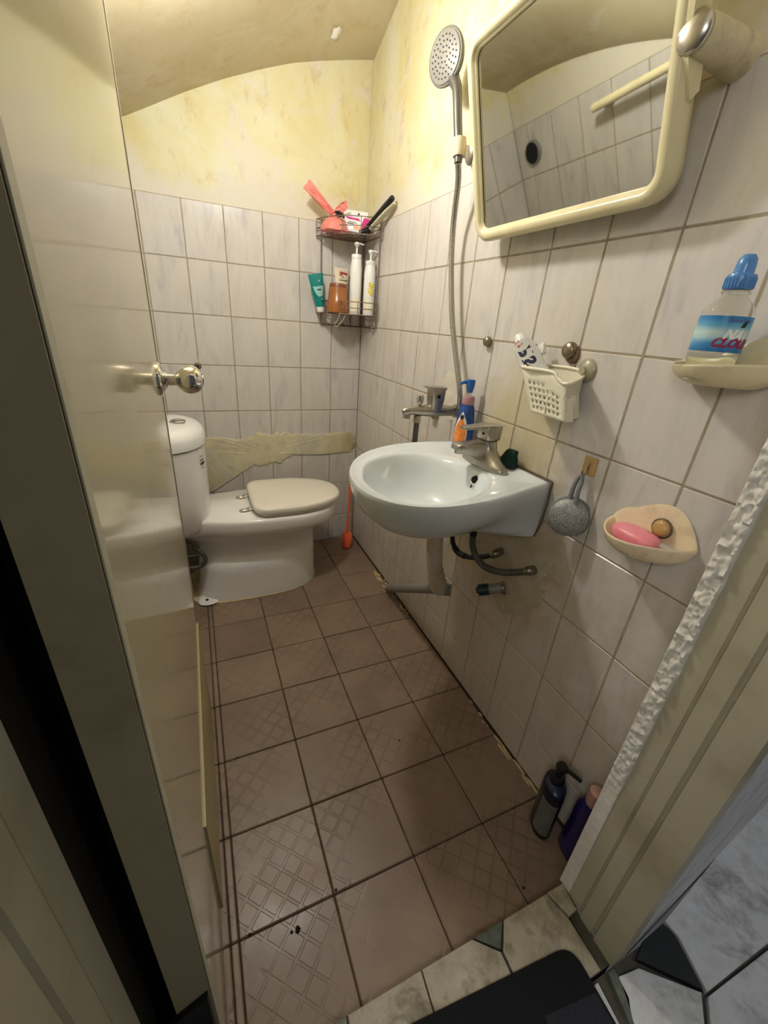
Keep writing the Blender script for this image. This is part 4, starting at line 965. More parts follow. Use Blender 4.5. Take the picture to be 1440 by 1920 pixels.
obj('cap', MB().lathe([(0.015, -0.001), (0.015, 0.003), (0.010, 0.006)], 20, axis_mat((-0.754, 0, 0.945), (0, -1, 0))), M_RUST, plug, 40)
obj('screw', MB().lathe([(0.005, 0.004), (0.005, 0.009)], 8, axis_mat((-0.754, 0, 0.945), (0, -1, 0))), M_HOLE, plug, 40)

# ------------------------------------------------------------------ corner caddy
cad = thing('corner_caddy', 'rusty two-tier wire corner shelf hanging in the back right corner', 'shelf', (-0.1, -0.1, 1.145))
XA, YA = -0.228, -0.228
def cad_front(k, n=16, bulge=0.058):
    t = k / n; p = Vector((XA, -0.012)).lerp(Vector((-0.012, YA)), t); o_ = bulge * math.sin(PI * t) 
    return p + Vector((-0.7071, -0.7071)) * o_
def cad_loop(z, r, mb_, closed=True, n=16):
    pts = [(*cad_front(k, n), z) for k in range(n + 1)]
    if closed: pts = [(-0.012, -0.012, z)] + pts + [(-0.012, -0.012, z)]
    mb_.tube(pts, r, 6); return mb_
for zlev, rails, nm in ((1.492, (1.520, 1.552), 'top_tray'), (1.196, (1.222, 1.246), 'lower_tray')):
    g = MB(); cad_loop(zlev, 0.0026, g)
    for k in range(1, 16):
        f_ = cad_front(k, 16); g.tube([(f_.x, f_.y, zlev), (-0.012 - 0.0 * k, -0.012, zlev)] if False else [(f_.x, f_.y, zlev), ((f_.x - 0.012) / 2 if False else (f_.x + 0.5 * (0 - f_.x)), f_.y * 0.5, zlev), (-0.013, -0.013, zlev)], 0.0012, 4)
    for q in (0.3, 0.55, 0.8):
        pts = [Vector((-0.012, -0.012)).lerp(cad_front(k, 12), q) for k in range(13)]; g.tube([(p.x, p.y, zlev) for p in pts], 0.0012, 4)
    tr = obj(nm, g, M_RUST, cad, 60)
    rl = MB()
    for zr in rails: cad_loop(zr, 0.0017, rl)
    for k in (0, 4, 8, 12, 16):
        f_ = cad_front(k); rl.tube([(f_.x, f_.y, zlev), (f_.x, f_.y, rails[-1])], 0.0016, 5)
    obj('guard_rail', rl, M_RUST, tr, 60)
posts = [(-0.205, -0.010), (-0.010, -0.205), (-0.012, -0.012)]
for (x, y) in posts:
    obj('post', MB().tube([(x, y, 1.145), (x, y, 1.556)], 0.0028, 8), M_RUST, cad, 60)
hg = MB().tube([(-0.205, -0.010, 1.147), (-0.012, -0.010, 1.147), (-0.010, -0.205, 1.147)], 0.0025, 6)
hg.tube([(-0.06, -0.010, 1.147), (-0.06, -0.010, 1.196)], 0.0025, 6); hg.tube([(-0.010, -0.05, 1.147), (-0.010, -0.05, 1.196)], 0.0025, 6)
obj('hook_rail', hg, M_RUST, cad, 60)
for p in ((-0.175, -0.016, 1.150), (-0.10, -0.016, 1.150), (-0.018, -0.10, 1.150), (-0.018, -0.185, 1.150)): obj('hook_knob', MB().lathe([(0.006, -0.006), (0.0075, 0), (0.005, 0.007)], 8, Matrix.Translation(p)), M_RUST, cad, 60)
CZ = 1.1990
def white_bottle(x, y, h, r, label, flower):
    B = Vector((x, y, CZ)); M = Matrix.Translation(B)
    t = thing('pump_bottle', label, 'bottle', B, 'white pump bottles on the corner shelf')
    prof = [(r * 0.95, 0), (r, 0.003), (r, 0.45 * h), (r * 0.98, 0.62 * h), (r * 0.88, 0.70 * h), (r * 0.80, 0.745 * h)]
    obj('bottle_body', MB().lathe(prof, 28, M), M_WHITEPL, t, 60)
    obj('collar', MB().lathe([(r * 0.80, 0.745 * h), (r * 0.84, 0.75 * h), (r * 0.84, 0.80 * h), (r * 0.75, 0.81 * h)], 24, M), M_WHITEPL, t, 40)
    obj('pump_stem', MB().lathe([(0.0042, 0.81 * h), (0.0042, 0.92 * h)], 10, M), M_WHITEPL, t, 40)
    hd = MB().lathe([(0.004, 0.90 * h), (0.010, 0.925 * h), (0.0115, 0.945 * h), (0.011, 0.962 * h), (0.008, 0.967 * h)], 16, M)
    hd.tube([B + Vector((0, 0, 0.952 * h)), B + Vector((0.014, -0.004, 0.951 * h)), B + Vector((0.030, -0.008, 0.940 * h))], [0.0065, 0.0055, 0.004], 8, flat=0.7)
    obj('pump_head', hd, M_WHITEPL, t, 40)
    fa = math.atan2(CAM.y - y, CAM.x - x); rf = lambda z: r
    lab = MB().grid(8, 3, lambda u, v: ((u - 0.5) * r * 1.7, v * 0.05, 0.0005))
    obj('lower_label', wrap(lab, B, rf, fa, 0.012), M_LABELW, t, 60)
    ln = MB()
    for zz in (0.020, 0.027, 0.046): ln.add([(a * r * 0.5, zz + c * 0.0012, 0.0009) for a, c in ((-1, 0), (1, 0), (1, 1), (-1, 1))], [(0, 1, 2, 3)])
    obj('label_lines', wrap(ln, B, rf, fa, 0.0), M_PVCW, t, None)
    if flower:
        fl_ = MB()
        for (cx, cy, rr) in ((0.004, 0.095, 0.009), (0.012, 0.112, 0.007), (0.002, 0.118, 0.006), (0.010, 0.085, 0.006)):
            fl_.add([(cx + rr * (1 + 0.3 * math.cos(5 * a)) * math.cos(a), cy + 1.6 * rr * (1 + 0.3 * math.cos(5 * a)) * math.sin(a), 0.0006) for a in [2 * PI * k / 20 for k in range(20)]], [tuple(range(20))])
        obj('flower_print', wrap(fl_, B, prof_r([(a, b) for a, b in prof]), fa, 0), M_YELLOWP, t, 60, 'yellow flower print')
        dots = MB()
        for k in range(5): dots.add([(0.021 + 0.0018 * math.cos(a), 0.078 + 0.011 * k + 0.0024 * math.sin(a), 0.0008) for a in [2 * PI * q / 6 for q in range(6)]], [tuple(range(6))])
        obj('print_marks', wrap(dots, B, rf, fa, 0), M_INK, t, 60)
    return t
white_bottle(-0.081, -0.125, 0.285, 0.0260, 'taller white pump bottle on the lower shelf of the corner caddy', False)
white_bottle(-0.032, -0.166, 0.258, 0.0252, 'shorter white pump bottle with yellow flower print, next to the corner', True)
# amber jar
JB = Vector((-0.157, -0.112, CZ)); JS = 1.22; t = thing('amber_jar', 'amber tapered jar in front of the cream tube on the corner shelf', 'jar', JB)
obj('jar_body', MB().lathe([(0.037, 0), (0.0385, 0.003), (0.0378, 0.03), (0.0372, 0.031), (0.0372, 0.033), (0.036, 0.05), (0.0355, 0.051), (0.033, 0.085), (0.0305, 0.100)], 32, Matrix.Translation(JB) @ Matrix.Diagonal((JS, JS, 1, 1))), M_AMBER, t, 30)
obj('jar_top', MB().lathe([(0.0305, 0.100), (0.0300, 0.110), (0.028, 0.1145)], 32, Matrix.Translation(JB) @ Matrix.Diagonal((JS, JS, 1, 1))), M_AMBERLID, t, 40, 'darker brown upper band')
rg = MB()
for zz in (0.022, 0.030, 0.046, 0.058): rg.loft([[((0.0388 - zz * 0.07) * JS * math.cos(a) + JB.x, (0.0388 - zz * 0.07) * JS * math.sin(a) + JB.y, CZ + zz + d) for a in [2 * PI * k / 28 for k in range(28)]] for d in (0, 0.0012)], False, False)
obj('jar_ridges', rg, M_AMBERLID, t, 40)
# squeeze tubes
def squeeze_tube(name, label, B, h, w_top, r_cap, lean, mat_b, mat_cap, yaw, cap_h=0.022):
    t = thing(name, label, 'tube', B)
    M = Matrix.Translation(B) @ Matrix.Rotation(yaw, 4, 'Z') @ Matrix.Rotation(lean, 4, 'Y')
    obj('cap', MB().lathe([(r_cap * 0.92, 0), (r_cap, 0.003), (r_cap, cap_h - 0.002), (r_cap * 0.9, cap_h)], 24, M), mat_cap, t, 40)
    rings = []
    for k in range(9):
        q = k / 8; a_ = r_cap * 0.97 + (w_top - r_cap * 0.97) * q ** 0.8; b_ = r_cap * 0.97 * (1 - q) ** 0.8 + 0.0012
        rings.append([(a_ * math.cos(x), b_ * math.sin(x), cap_h + (h - cap_h) * q) for x in [2 * PI * i / 24 for i in range(24)]])
    bd = obj('tube_body', MB().loft(rings, M=M), mat_b, t, 50)
    def on(mb_, d=0.0008):
        o_ = MB(); o_.f = list(mb_.f)
        for x, y, z in mb_.v:
            q = (y - cap_h) / (h - cap_h); a_ = r_cap * 0.97 + (w_top - r_cap * 0.97) * q ** 0.8; b_ = r_cap * 0.97 * (1 - q) ** 0.8 + 0.0012
            yy = -b_ * math.sqrt(max(0.0, 1 - (x / a_) ** 2)) - d - z
            o_.v.append(tuple(M @ Vector((x, yy, y))))
        return o_
    return t, bd, on
t, bd, on = squeeze_tube('squeeze_tube', 'teal squeeze tube with white cap, leftmost on the corner shelf', Vector((-0.216, -0.052, CZ)), 0.150, 0.039, 0.0185, -0.20, M_TEAL, M_WHITEPL, 0.30)
shield = MB().grid(8, 6, lambda u, v: ((u - 0.5) * 2 * (0.009 + 0.018 * v ** 0.6), 0.062 + 0.040 * v, 0))
obj('pale_shield', on(shield), M_TEALPALE, t, 60, 'pale shield-shaped print')
obj('print_bar', on(MB().grid(4, 1, lambda u, v: ((u - 0.5) * 0.020, 0.086 + 0.005 * v, 0.0004))), M_INK, t, None)
for cx, cy, rr in ((0.008, 0.122, 0.004), (0.004, 0.052, 0.003)): obj('print_dot', on(MB().add([(cx + rr * math.cos(a), cy + rr * math.sin(a), 0.0004) for a in [2 * PI * q / 12 for q in range(12)]], [tuple(range(12))])), M_TEALPALE, t, None)
t, bd, on = squeeze_tube('squeeze_tube', 'cream squeeze tube with red print, behind the amber jar', Vector((-0.118, -0.042, CZ)), 0.182, 0.040, 0.020, 0.0, M_CREAMT, M_AMBER, 0.30)
def waver(x0, x1, y, h, sl=0.0, n=10): return MB().grid(n, 1, lambda u, v: (x0 + (x1 - x0) * u, y + sl * u + h * v * (0.75 + 0.25 * math.sin(u * 25)), 0.0003))
rp = waver(-0.016, 0.026, 0.160, 0.010, -0.003); wv = waver(-0.018, -0.002, 0.153, 0.006); rp.add(wv.v, wv.f)
obj('red_print', on(rp), M_RED, t, None, 'red banner print')
lp = MB()
for x0, x1, y, h in ((-0.004, 0.004, 0.146, 0.004), (-0.018, 0.026, 0.133, 0.004), (-0.017, 0.000, 0.118, 0.005), (0.002, 0.027, 0.117, 0.004)):
    q = waver(x0, x1, y, h); lp.add(q.v, q.f)
obj('script_print', on(lp), simple('olive_ink', (92, 84, 52), 0.5), t, None)
# loop of white string under the shelf
o = obj('string_loop', MB().tube([(-0.165, -0.175, 1.198), (-0.172, -0.165, 1.172), (-0.182, -0.150, 1.152), (-0.168, -0.150, 1.146), (-0.150, -0.160, 1.168), (-0.138, -0.178, 1.198)], 0.0011, 6, 6), M_STRING, None, 60)
tag(o, 'loop of white string hanging under the corner shelf', 'string')
# things in the top tray
TZ = 1.4955
pk = thing('sanitary_pack', 'white and magenta film packet lying in the top tray of the caddy', 'packet', (-0.085, -0.105, TZ))
Mk2 = axis_mat((-0.098, -0.128, TZ + 0.040), (-0.42, -0.80, 0.62), (0.92, -0.35, -0.30))
def pillow(a, b, h, n=14):
    v = MB()
    for sgn in (1, -1):
        g = MB().grid(n, n, lambda u, w_: ((u - 0.5) * 2 * a * (1 - 0.04 * math.sin(w_ * 19)), (w_ - 0.5) * 2 * b, sgn * h * (max(0, (1 - (2 * u - 1) ** 4) * (1 - (2 * w_ - 1) ** 4)) ** 0.6) + 0.0015 * noise.noise((u * 7, w_ * 7, sgn))))
        v.add(g.v, g.f if sgn > 0 else [f[::-1] for f in g.f])
    return v
pl = pillow(0.062, 0.036, 0.012); pk_o = obj('packet_film', MB().add(pl.v, pl.f, Mk2), M_PACKW, pk, 60)
def on_pack(u0, u1, v0, v1, m, nm, sl=0.0):
    g = MB().grid(8, 5, lambda u, w_: (lambda uu, ww: ((uu - 0.5) * 0.124, (ww - 0.5) * 0.072, 0.0128 * (max(0, (1 - (2 * uu - 1) ** 4) * (1 - (2 * ww - 1) ** 4)) ** 0.6) + 0.0012))(u0 + (u1 - u0) * u + sl * w_, v0 + (v1 - v0) * w_))
    obj(nm, MB().add(g.v, g.f, Mk2), m, pk, 60)
on_pack(0.78, 0.97, 0.06, 0.94, M_MAGENTA, 'magenta_end')
on_pack(0.25, 0.72, 0.60, 0.74, M_MAGENTA, 'magenta_swoosh', -0.10)
on_pack(0.55, 0.80, 0.08, 0.22, simple('orange_spot', (232, 150, 96), 0.4), 'orange_spot')
on_pack(0.30, 0.52, 0.30, 0.36, M_PVC, 'grey_print_line'); on_pack(0.32, 0.60, 0.42, 0.46, M_PVC, 'grey_print_line')
pk2 = thing('white_packet', 'white paper packet standing behind the magenta one in the top tray', 'packet', (-0.07, -0.05, TZ))
Mk3 = axis_mat((-0.078, -0.070, TZ + 0.056), (-0.5, -0.85, 0.25), (1, -0.55, -0.1))
p3 = pillow(0.052, 0.046, 0.010); obj('packet_film', MB().add(p3.v, p3.f, Mk3), M_PACKW, pk2, 60)
tri = MB().add([(0.010, 0.026, 0.0105), (0.022, 0.026, 0.0105), (0.017, 0.037, 0.010), (-0.006, 0.022, 0.011), (0.014, 0.022, 0.011), (0.014, 0.0205, 0.011), (-0.006, 0.0205, 0.011)], [(0, 1, 2), (3, 4, 5, 6)], Mk3)
obj('dark_print', tri, M_INK, pk2, None)
rz = thing('hair_clip', 'small black clip lying on the packets in the top tray', 'clip', (-0.150, -0.130, TZ + 0.05))
obj('clip_jaw', MB().tube([(-0.182, -0.130, TZ + 0.070), (-0.168, -0.135, TZ + 0.068), (-0.150, -0.140, TZ + 0.060)], [0.005, 0.006, 0.005], 8), M_BLACK, rz, 40)
obj('clip_jaw', MB().tube([(-0.178, -0.134, TZ + 0.062), (-0.162, -0.140, TZ + 0.058), (-0.146, -0.146, TZ + 0.053)], [0.004, 0.005, 0.004], 8), M_BLACK, rz, 40)
dk = MB().tube([(-0.09, -0.175, TZ + 0.004), (-0.06, -0.18, TZ + 0.016), (-0.035, -0.165, TZ + 0.030)], [0.010, 0.014, 0.010], 8, 3)
o = obj('dark_rag', dk, M_BLACK, None, 60); tag(o, 'scrap of black cloth at the front of the top tray', 'cloth')
# pink gauze bag with its tied tail
bg = thing('gauze_bag', 'pink gauze bag tied in a bow, at the left of the top tray', 'bag', (-0.185, -0.09, TZ))
def blob_ring(cx, cy, z, r, seed, n=22, amp=0.18): return [(cx + r * (1 + amp * noise.noise((math.cos(2 * PI * k / n) * 2, math.sin(2 * PI * k / n) * 2, seed + z * 30))) * math.cos(2 * PI * k / n), cy + r * (1 + amp * noise.noise((math.cos(2 * PI * k / n) * 2, math.sin(2 * PI * k / n) * 2, seed + z * 30))) * math.sin(2 * PI * k / n), z) for k in range(n)]
obj('pouch', MB().loft([blob_ring(-0.172, -0.098, TZ + z, r, 1, amp=0.3) for z, r in ((0.0035, 0.045), (0.008, 0.060), (0.028, 0.060), (0.045, 0.040), (0.058, 0.022), (0.066, 0.014), (0.072, 0.015))]), M_PINKGAUZE, bg, 60)
def ribbon(pts, wid, seed):
    mb_ = MB(); P = [Vector(p) for p in pts]; n = len(P) - 1
    def fn(u, v):
        q = u * n; i = min(int(q), n - 1); p = P[i].lerp(P[i + 1], q - i); ww = wid[i] + (wid[i + 1] - wid[i]) * (q - i)
        return tuple(p + Vector((0.62, -0.1, 0.78)) * (v - 0.5) * ww + Vector((0.3, -0.9, 0)) * (0.007 * noise.noise((u * 4, v * 5, seed)) + 0.004 * math.sin(v * 14)))
    mb_.grid(18, 8, fn); return mb_
obj('tail', ribbon([(-0.180, -0.092, TZ + 0.068), (-0.215, -0.096, TZ + 0.092), (-0.255, -0.098, TZ + 0.122), (-0.292, -0.100, TZ + 0.150)], [0.020, 0.030, 0.034, 0.040], 3), M_PINKGAUZE, bg, 60, mods=[('SOLIDIFY', dict(thickness=0.0012))])
obj('bow', ribbon([(-0.188, -0.100, TZ + 0.070), (-0.170, -0.112, TZ + 0.088), (-0.150, -0.118, TZ + 0.096), (-0.135, -0.116, TZ + 0.082)], [0.020, 0.045, 0.052, 0.030], 8), M_PINKGAUZE, bg, 60, mods=[('SOLIDIFY', dict(thickness=0.0012))])
# black handled brush leaning on the right wall
bh = thing('hair_brush', 'pale brush with black handle sticking up from the top tray, right side', 'brush', (-0.045, -0.15, TZ))
a = ray_to(688, 425, 1, -0.17); b = ray_to(737, 370, 0, -0.022)
obj('handle', MB().tube([a, a.lerp(b, 0.35), a.lerp(b, 0.7), b.lerp(a, 0.04), b], [0.006, 0.008, 0.0105, 0.0105, 0.006], 14, 4), M_BLACK, bh, 60)
off = Vector((0.010, -0.012, -0.012))
obj('brush_back', MB().tube([a + off + (a - b) * 0.15, a.lerp(b, 0.3) + off, a.lerp(b, 0.65) + off, a.lerp(b, 0.93) + off], [0.008, 0.014, 0.014, 0.007], 14, 4, flat=0.45), M_OLIVEB, bh, 60)

# ------------------------------------------------------------------ fittings on the right wall
def wall_disc(name, label, y, z, r, m, cat, group):
    t = thing(name, label, cat, (0, y, z), group)
    obj('cap', MB().lathe([(r * 0.8, 0.0), (r, 0.003), (r, 0.009), (r * 0.8, 0.015), (r * 0.3, 0.0175)], 24, axis_mat((0, y, z), (-1, 0, 0))), m, t, 60)
    return t
wall_disc('mirror_stud', 'small dull metal stud on the tiles right of the shower hose', -1.036, 1.146, 0.0135, M_STEEL, 'stud', 'metal studs on the right wall')
t = wall_disc('mirror_stud', 'larger dull metal stud on the tiles above the cream basket', -1.335, 1.147, 0.0180, M_STEEL, 'stud', 'metal studs on the right wall')
obj('stud_base', MB().tube([(0.002, -1.343, 1.139), (-0.006, -1.343, 1.139)], [0.020, 0.018], 20), M_RUST, t, 50)
# basket with suction cup
bx = -0.088
def bpt(px, py, x): return ray_to(px, py, 0, x)
q0 = bpt(978, 690, bx); q1 = bpt(990, 776, bx); q2 = bpt(1058, 787, bx); q3 = bpt(1063, 720, bx); q4 = bpt(1036, 694, bx)
yL, yR = q0.y, q3.y; zT, zB = q0.z, (q1.z + q2.z) / 2
zT = (q0.z + q4.z) / 2; zN = q3.z; yN = q4.y
xb = -0.012; yRb = bpt(1097, 692, xb).y
bk = thing('hanging_basket', 'cream perforated plastic basket stuck on the tiles, holding toothpaste', 'basket', ((bx + xb) / 2, (yL + yR) / 2, zB))
tk_ = 0.0025
# front panel as a lattice with square holes
yb0, yb1 = q1.y, q2.y
def fy(u, v): return (yb0 + (yb1 - yb0) * u) * (1 - v) + (yL + (yR - yL) * u) * v
def fz(u, v):
    zt = zT + (zN - zT) * max(0.0, min(1.0, (u - 0.66) / 0.26)); return zB + (zt - zB) * v
us = [0.0, 0.075]; 
for k in range(7): us += [0.105 + 0.110 * k, 0.105 + 0.110 * k + 0.062]
us += [0.90, 1.0]; us = sorted(us)
vs = [0.0, 0.05]
for k in range(5): vs += [0.10 + 0.135 * k, 0.10 + 0.135 * k + 0.075]
vs += [0.80, 1.0]; vs = sorted(vs)
fr = MB(); nu_, nv_ = len(us), len(vs)
vv = [(bx + (0.006 * (1 - v)), fy(u, v), fz(u, v)) for v in vs for u in us]
holeu = {us.index(0.105 + 0.110 * k) for k in range(7)}; holev = {vs.index(0.10 + 0.135 * k) for k in range(5)}
ff = []
for j in range(nv_ - 1):
    for i in range(nu_ - 1):
        if i in holeu and j in holev and not (j == max(holev) and i > sorted(holeu)[3]): continue
        ff.append((j * nu_ + i, j * nu_ + i + 1, (j + 1) * nu_ + i + 1, (j + 1) * nu_ + i))
fr.add(vv, ff)
obj('front_panel', fr, M_BASKET, bk, 30, mods=[('SOLIDIFY', dict(thickness=tk_, offset=0))])
obj('back_panel', MB().prism([(yL, zB), (yRb, zB), (yRb, zN + 0.012), (yRb + 0.02, zT + 0.006), (yL, zT + 0.006)], xb, xb + tk_, Matrix(((0, 0, 1, 0), (1, 0, 0, 0), (0, 1, 0, 0), (0, 0, 0, 1)))), M_BASKET, bk, 30)
obj('left_panel', MB().loft([[(bx + 0.006, yb0, zB), (xb, yL, zB), (xb, yL, zT), (bx, yL, zT)], [(bx + 0.006, yb0 - tk_, zB), (xb, yL - tk_, zB), (xb, yL - tk_, zT), (bx, yL - tk_, zT)]]), M_BASKET, bk, 30)
obj('bottom_panel', MB().prism([(bx + 0.006, yb0), (bx + 0.006, yb1), (xb, yRb + 0.004), (xb, yb0)], zB, zB + tk_), M_BASKET, bk, 30)
zmid = zB + 0.62 * (zN - zB)
obj('right_panel', MB().loft([[(bx, yR, zmid), (xb, yRb, zmid), (xb, yRb, zN + 0.010), (bx, yR, zN)], [(bx, yR + tk_, zmid), (xb, yRb + tk_, zmid), (xb, yRb + tk_, zN + 0.010), (bx, yR + tk_, zN)]]), M_BASKET, bk, 30)
obj('corner_post', MB().loft([[(bx + 0.006, yb1, zB), (bx + 0.026, yb1, zB), (bx + 0.026, yR, zmid), (bx, yR, zmid)], [(bx + 0.006, yb1 + tk_, zB), (bx + 0.026, yb1 + tk_, zB), (bx + 0.026, yR + tk_, zmid), (bx, yR + tk_, zmid)]]), M_BASKET, bk, 30)
for k in range(6):
    x_ = bx + 0.032 + 0.0088 * k
    obj('side_bar', MB().tube([(x_, yb1 + 0.001 + (yRb - yR) * (x_ - bx) / (xb - bx), zB), (x_, yR + 0.001 + (yRb - yR) * (x_ - bx) / (xb - bx), zmid + 0.002)], 0.0019, 6), M_BASKET, bk, 60)
yC = yN * 0.35 + yR * 0.65
rimp = [(xb, yL, zT + 0.005), (bx, yL, zT), (bx - 0.001, yN, zT), (bx - 0.001, fy(0.80, 1), fz(0.80, 1)), (bx - 0.001, fy(0.93, 1), fz(0.93, 1)), (bx, yR, zN), (bx + 0.01, yR - 0.001, zN + 0.001), (xb, yRb - 0.001, zN + 0.011), (xb, yRb + 0.02, zT + 0.006), (xb, yL, zT + 0.005)]
obj('rim', MB().tube(rimp, 0.0036, 8, 3), M_BASKET, bk, 60)
obj('divider', MB().box(((bx + xb) / 2, fy(0.62, 0.7), zB + 0.035), (xb - bx - 0.004, 0.002, 0.06)), M_BASKET, bk, None)
sc_ = bpt(1098, 695, -0.004)
obj('suction_cup', MB().lathe([(0.026, 0), (0.025, 0.003), (0.016, 0.008), (0.008, 0.011), (0.008, 0.016)], 28, axis_mat((0.0, sc_.y, sc_.z), (-1, 0, 0))), simple('clear_suction_cup', (196, 188, 160), 0.3, Transmission_Weight=0.35), bk, 60)
# toothpaste: stands in the basket, leaning to the back left
c_top = ray_to(972, 630, 0, -0.060); c_bot = ray_to(1026, 742, 0, -0.052)
tp = thing('toothpaste_tube', 'silver-white toothpaste tube leaning in the cream basket', 'toothpaste', c_bot)
ax = (c_top - c_bot).normalized(); Ltp = (c_top - c_bot).length
view = (CAM - c_top).normalized(); fx_ = (view - ax * view.dot(ax)).normalized(); sx_ = ax.cross(fx_)
def tpt(s_, a_, b_): return tuple(c_bot + ax * s_ + sx_ * a_ + fx_ * b_)
rings = []
for s_, a_, b_ in ((0.0, 0.030, 0.0015), (0.03, 0.0295, 0.006), (0.06, 0.0275, 0.012), (Ltp - 0.034, 0.0235, 0.0185), (Ltp - 0.026, 0.022, 0.020), (Ltp - 0.022, 0.016, 0.015), (Ltp - 0.019, 0.010, 0.010)):
    rings.append([tpt(s_, a_ * math.cos(x), b_ * math.sin(x)) for x in [2 * PI * k / 28 for k in range(28)]])
obj('tube_body', MB().loft(rings), M_TOOTHW, tp, 50)
obj('cap', MB().loft([[tpt(s_, r_ * math.cos(x), r_ * math.sin(x)) for x in [2 * PI * k / 16 for k in range(16)]] for s_, r_ in ((Ltp - 0.019, 0.0125), (Ltp - 0.003, 0.0115), (Ltp, 0.010))]), M_WHITEPL, tp, 40)
def tube_face(mb_, s_c, d=0.0006, turn=True):
    """lay letters on the face turned to the room; text runs from the cap downwards"""
    o_ = MB(); o_.f = list(mb_.f)
    for x, y, z in mb_.v:
        s_ = s_c - x; a_ = -y
        A = float(np.interp(s_, [0, 0.03, 0.06, Ltp - 0.034], [0.030, 0.0295, 0.0275, 0.0235])); Bv = float(np.interp(s_, [0, 0.03, 0.06, Ltp - 0.034], [0.0015, 0.006, 0.012, 0.0185]))
        o_.v.append(tpt(s_, a_, Bv * math.sqrt(max(0, 1 - min(0.98, abs(a_) / A) ** 2)) + d + z))
    return o_
obj('lettering', tube_face(text_mb('P/S', 0.037, 0.0, 0.0002, 0.0017), Ltp - 0.066), M_NAVY, tp, None, 'navy letters P/S')
rd = MB().add([(-0.012, 0.004, 0), (0.0, -0.002, 0), (0.004, 0.010, 0), (-0.010, 0.016, 0)], [(0, 1, 2, 3)])
obj('red_patch', tube_face(rd, Ltp - 0.034), M_RED, tp, None)
tb = thing('toothbrush', 'toothbrush with white head and red handle in the cream basket', 'toothbrush', ray_to(1024, 735, 0, -0.035))
a = ray_to(1024, 745, 0, -0.030); b = ray_to(1012, 645, 0, -0.030)
obj('handle', MB().tube([a, a.lerp(b, 0.5), a.lerp(b, 0.62)], [0.005, 0.0045, 0.0035], 8), M_RED, tb, 60)
obj('neck', MB().tube([a.lerp(b, 0.6), a.lerp(b, 0.85), b], [0.0035, 0.0035, 0.005], 8), M_WHITEPL, tb, 60)
obj('bristles', MB().box((0, 0, 0), (0.012, 0.010, 0.026), 0.003, axis_mat(a.lerp(b, 0.92) + Vector((0, -0.010, 0.0)), (b - a), (1, 0, 0))), M_WHITEPL, tb, 40)

# soap dishes: shell with a high back on a suction cup
def soap_dish(label, y0, z0, w_, m, mirror=False, depth=0.095, cup=True):
    t = thing('soap_dish', label, 'soap dish', (0, y0 - w_ / 2, z0), 'soap dishes on the right wall')
    bh_ = 0.052 if cup else 0.050
    n = 56
    def rimpt(k, inset=0.0, drop=0.0):
        th = 2 * PI * k / n; c, s = math.cos(th), math.sin(th)
        u = 0.5 - 0.5 * math.copysign(abs(c) ** 0.85, c)                   # 0 at the left tip, 1 at the right
        if s >= 0:      # front lip
            d = depth * (abs(s) ** 0.75) * (0.62 + 0.42 * math.sin(PI * min(1, u * 0.95)) ) * (1.0 - 0.18 * u); z = 0.030 - 0.007 * s * (1.6 - 1.4 * u) + 0.008 * u
        else:           # back against the wall
            d = 0.004; z = 0.030 + bh_ * abs(s) ** 1.2 * ((0.75 + 0.5 * math.sin(PI * max(0, u - 0.25))) if cup else (0.15 + 0.95 * min(1, max(0, (u - 0.3) / 0.45))))
        d = max(0.004, d)
        y = y0 - w_ * u; x = -d
        cx, cy = -depth * 0.42, y0 - w_ * 0.52
        x += (cx - x) * inset; y += (cy - y) * inset
        return (x, y, z0 + z * (1 - drop) * (1 if cup else 0.85))
    rings = [[(lambda p: (p[0], p[1], z0 - 0.004))(rimpt(k, 0.42, 1)) for k in range(n)], [rimpt(k, 0.26, 0.97) for k in range(n)], [rimpt(k, 0.10, 0.65) for k in range(n)], [rimpt(k, 0.015, 0.12) for k in range(n)], [rimpt(k, 0.0, 0.0) for k in range(n)], [rimpt(k, 0.03, -0.05) for k in range(n)], [rimpt(k, 0.065, 0.0) for k in range(n)], [rimpt(k, 0.10, 0.14) for k in range(n)], [rimpt(k, 0.18, 0.65) for k in range(n)], [rimpt(k, 0.34, 0.93) for k in range(n)], [rimpt(k, 0.6, 0.97) for k in range(n)]]
    obj('dish', MB().loft(rings), m, t, 70)
    if cup:
        cyy, czz = y0 - w_ * 0.615, z0 + 0.052
        obj('suction_cup', MB().lathe([(0.013, 0), (0.0155, 0.002), (0.0155, 0.006), (0.010, 0.010), (0.003, 0.011)], 24, axis_mat((-0.012, cyy, czz), (-1, 0, 0.25))), M_HOOKB, t, 60)
        obj('cup_ring', MB().tube([(-0.013, cyy + 0.018 * math.cos(a), czz + 0.018 * math.sin(a)) for a in [2 * PI * k / 24 for k in range(25)]], 0.0016, 6), M_RUST, t, 60)
    return t
soap_dish('beige soap dish holding pink soap, low on the right wall', -1.554, 0.815, 0.168, M_DISH)
WB = ray_to(1317, 714, 0, -0.054)
soap_dish('pale soap dish holding the water bottle, high on the right wall', WB.y + 0.074, WB.z - 0.0015, 0.158, M_DISH2, depth=0.098, cup=False)
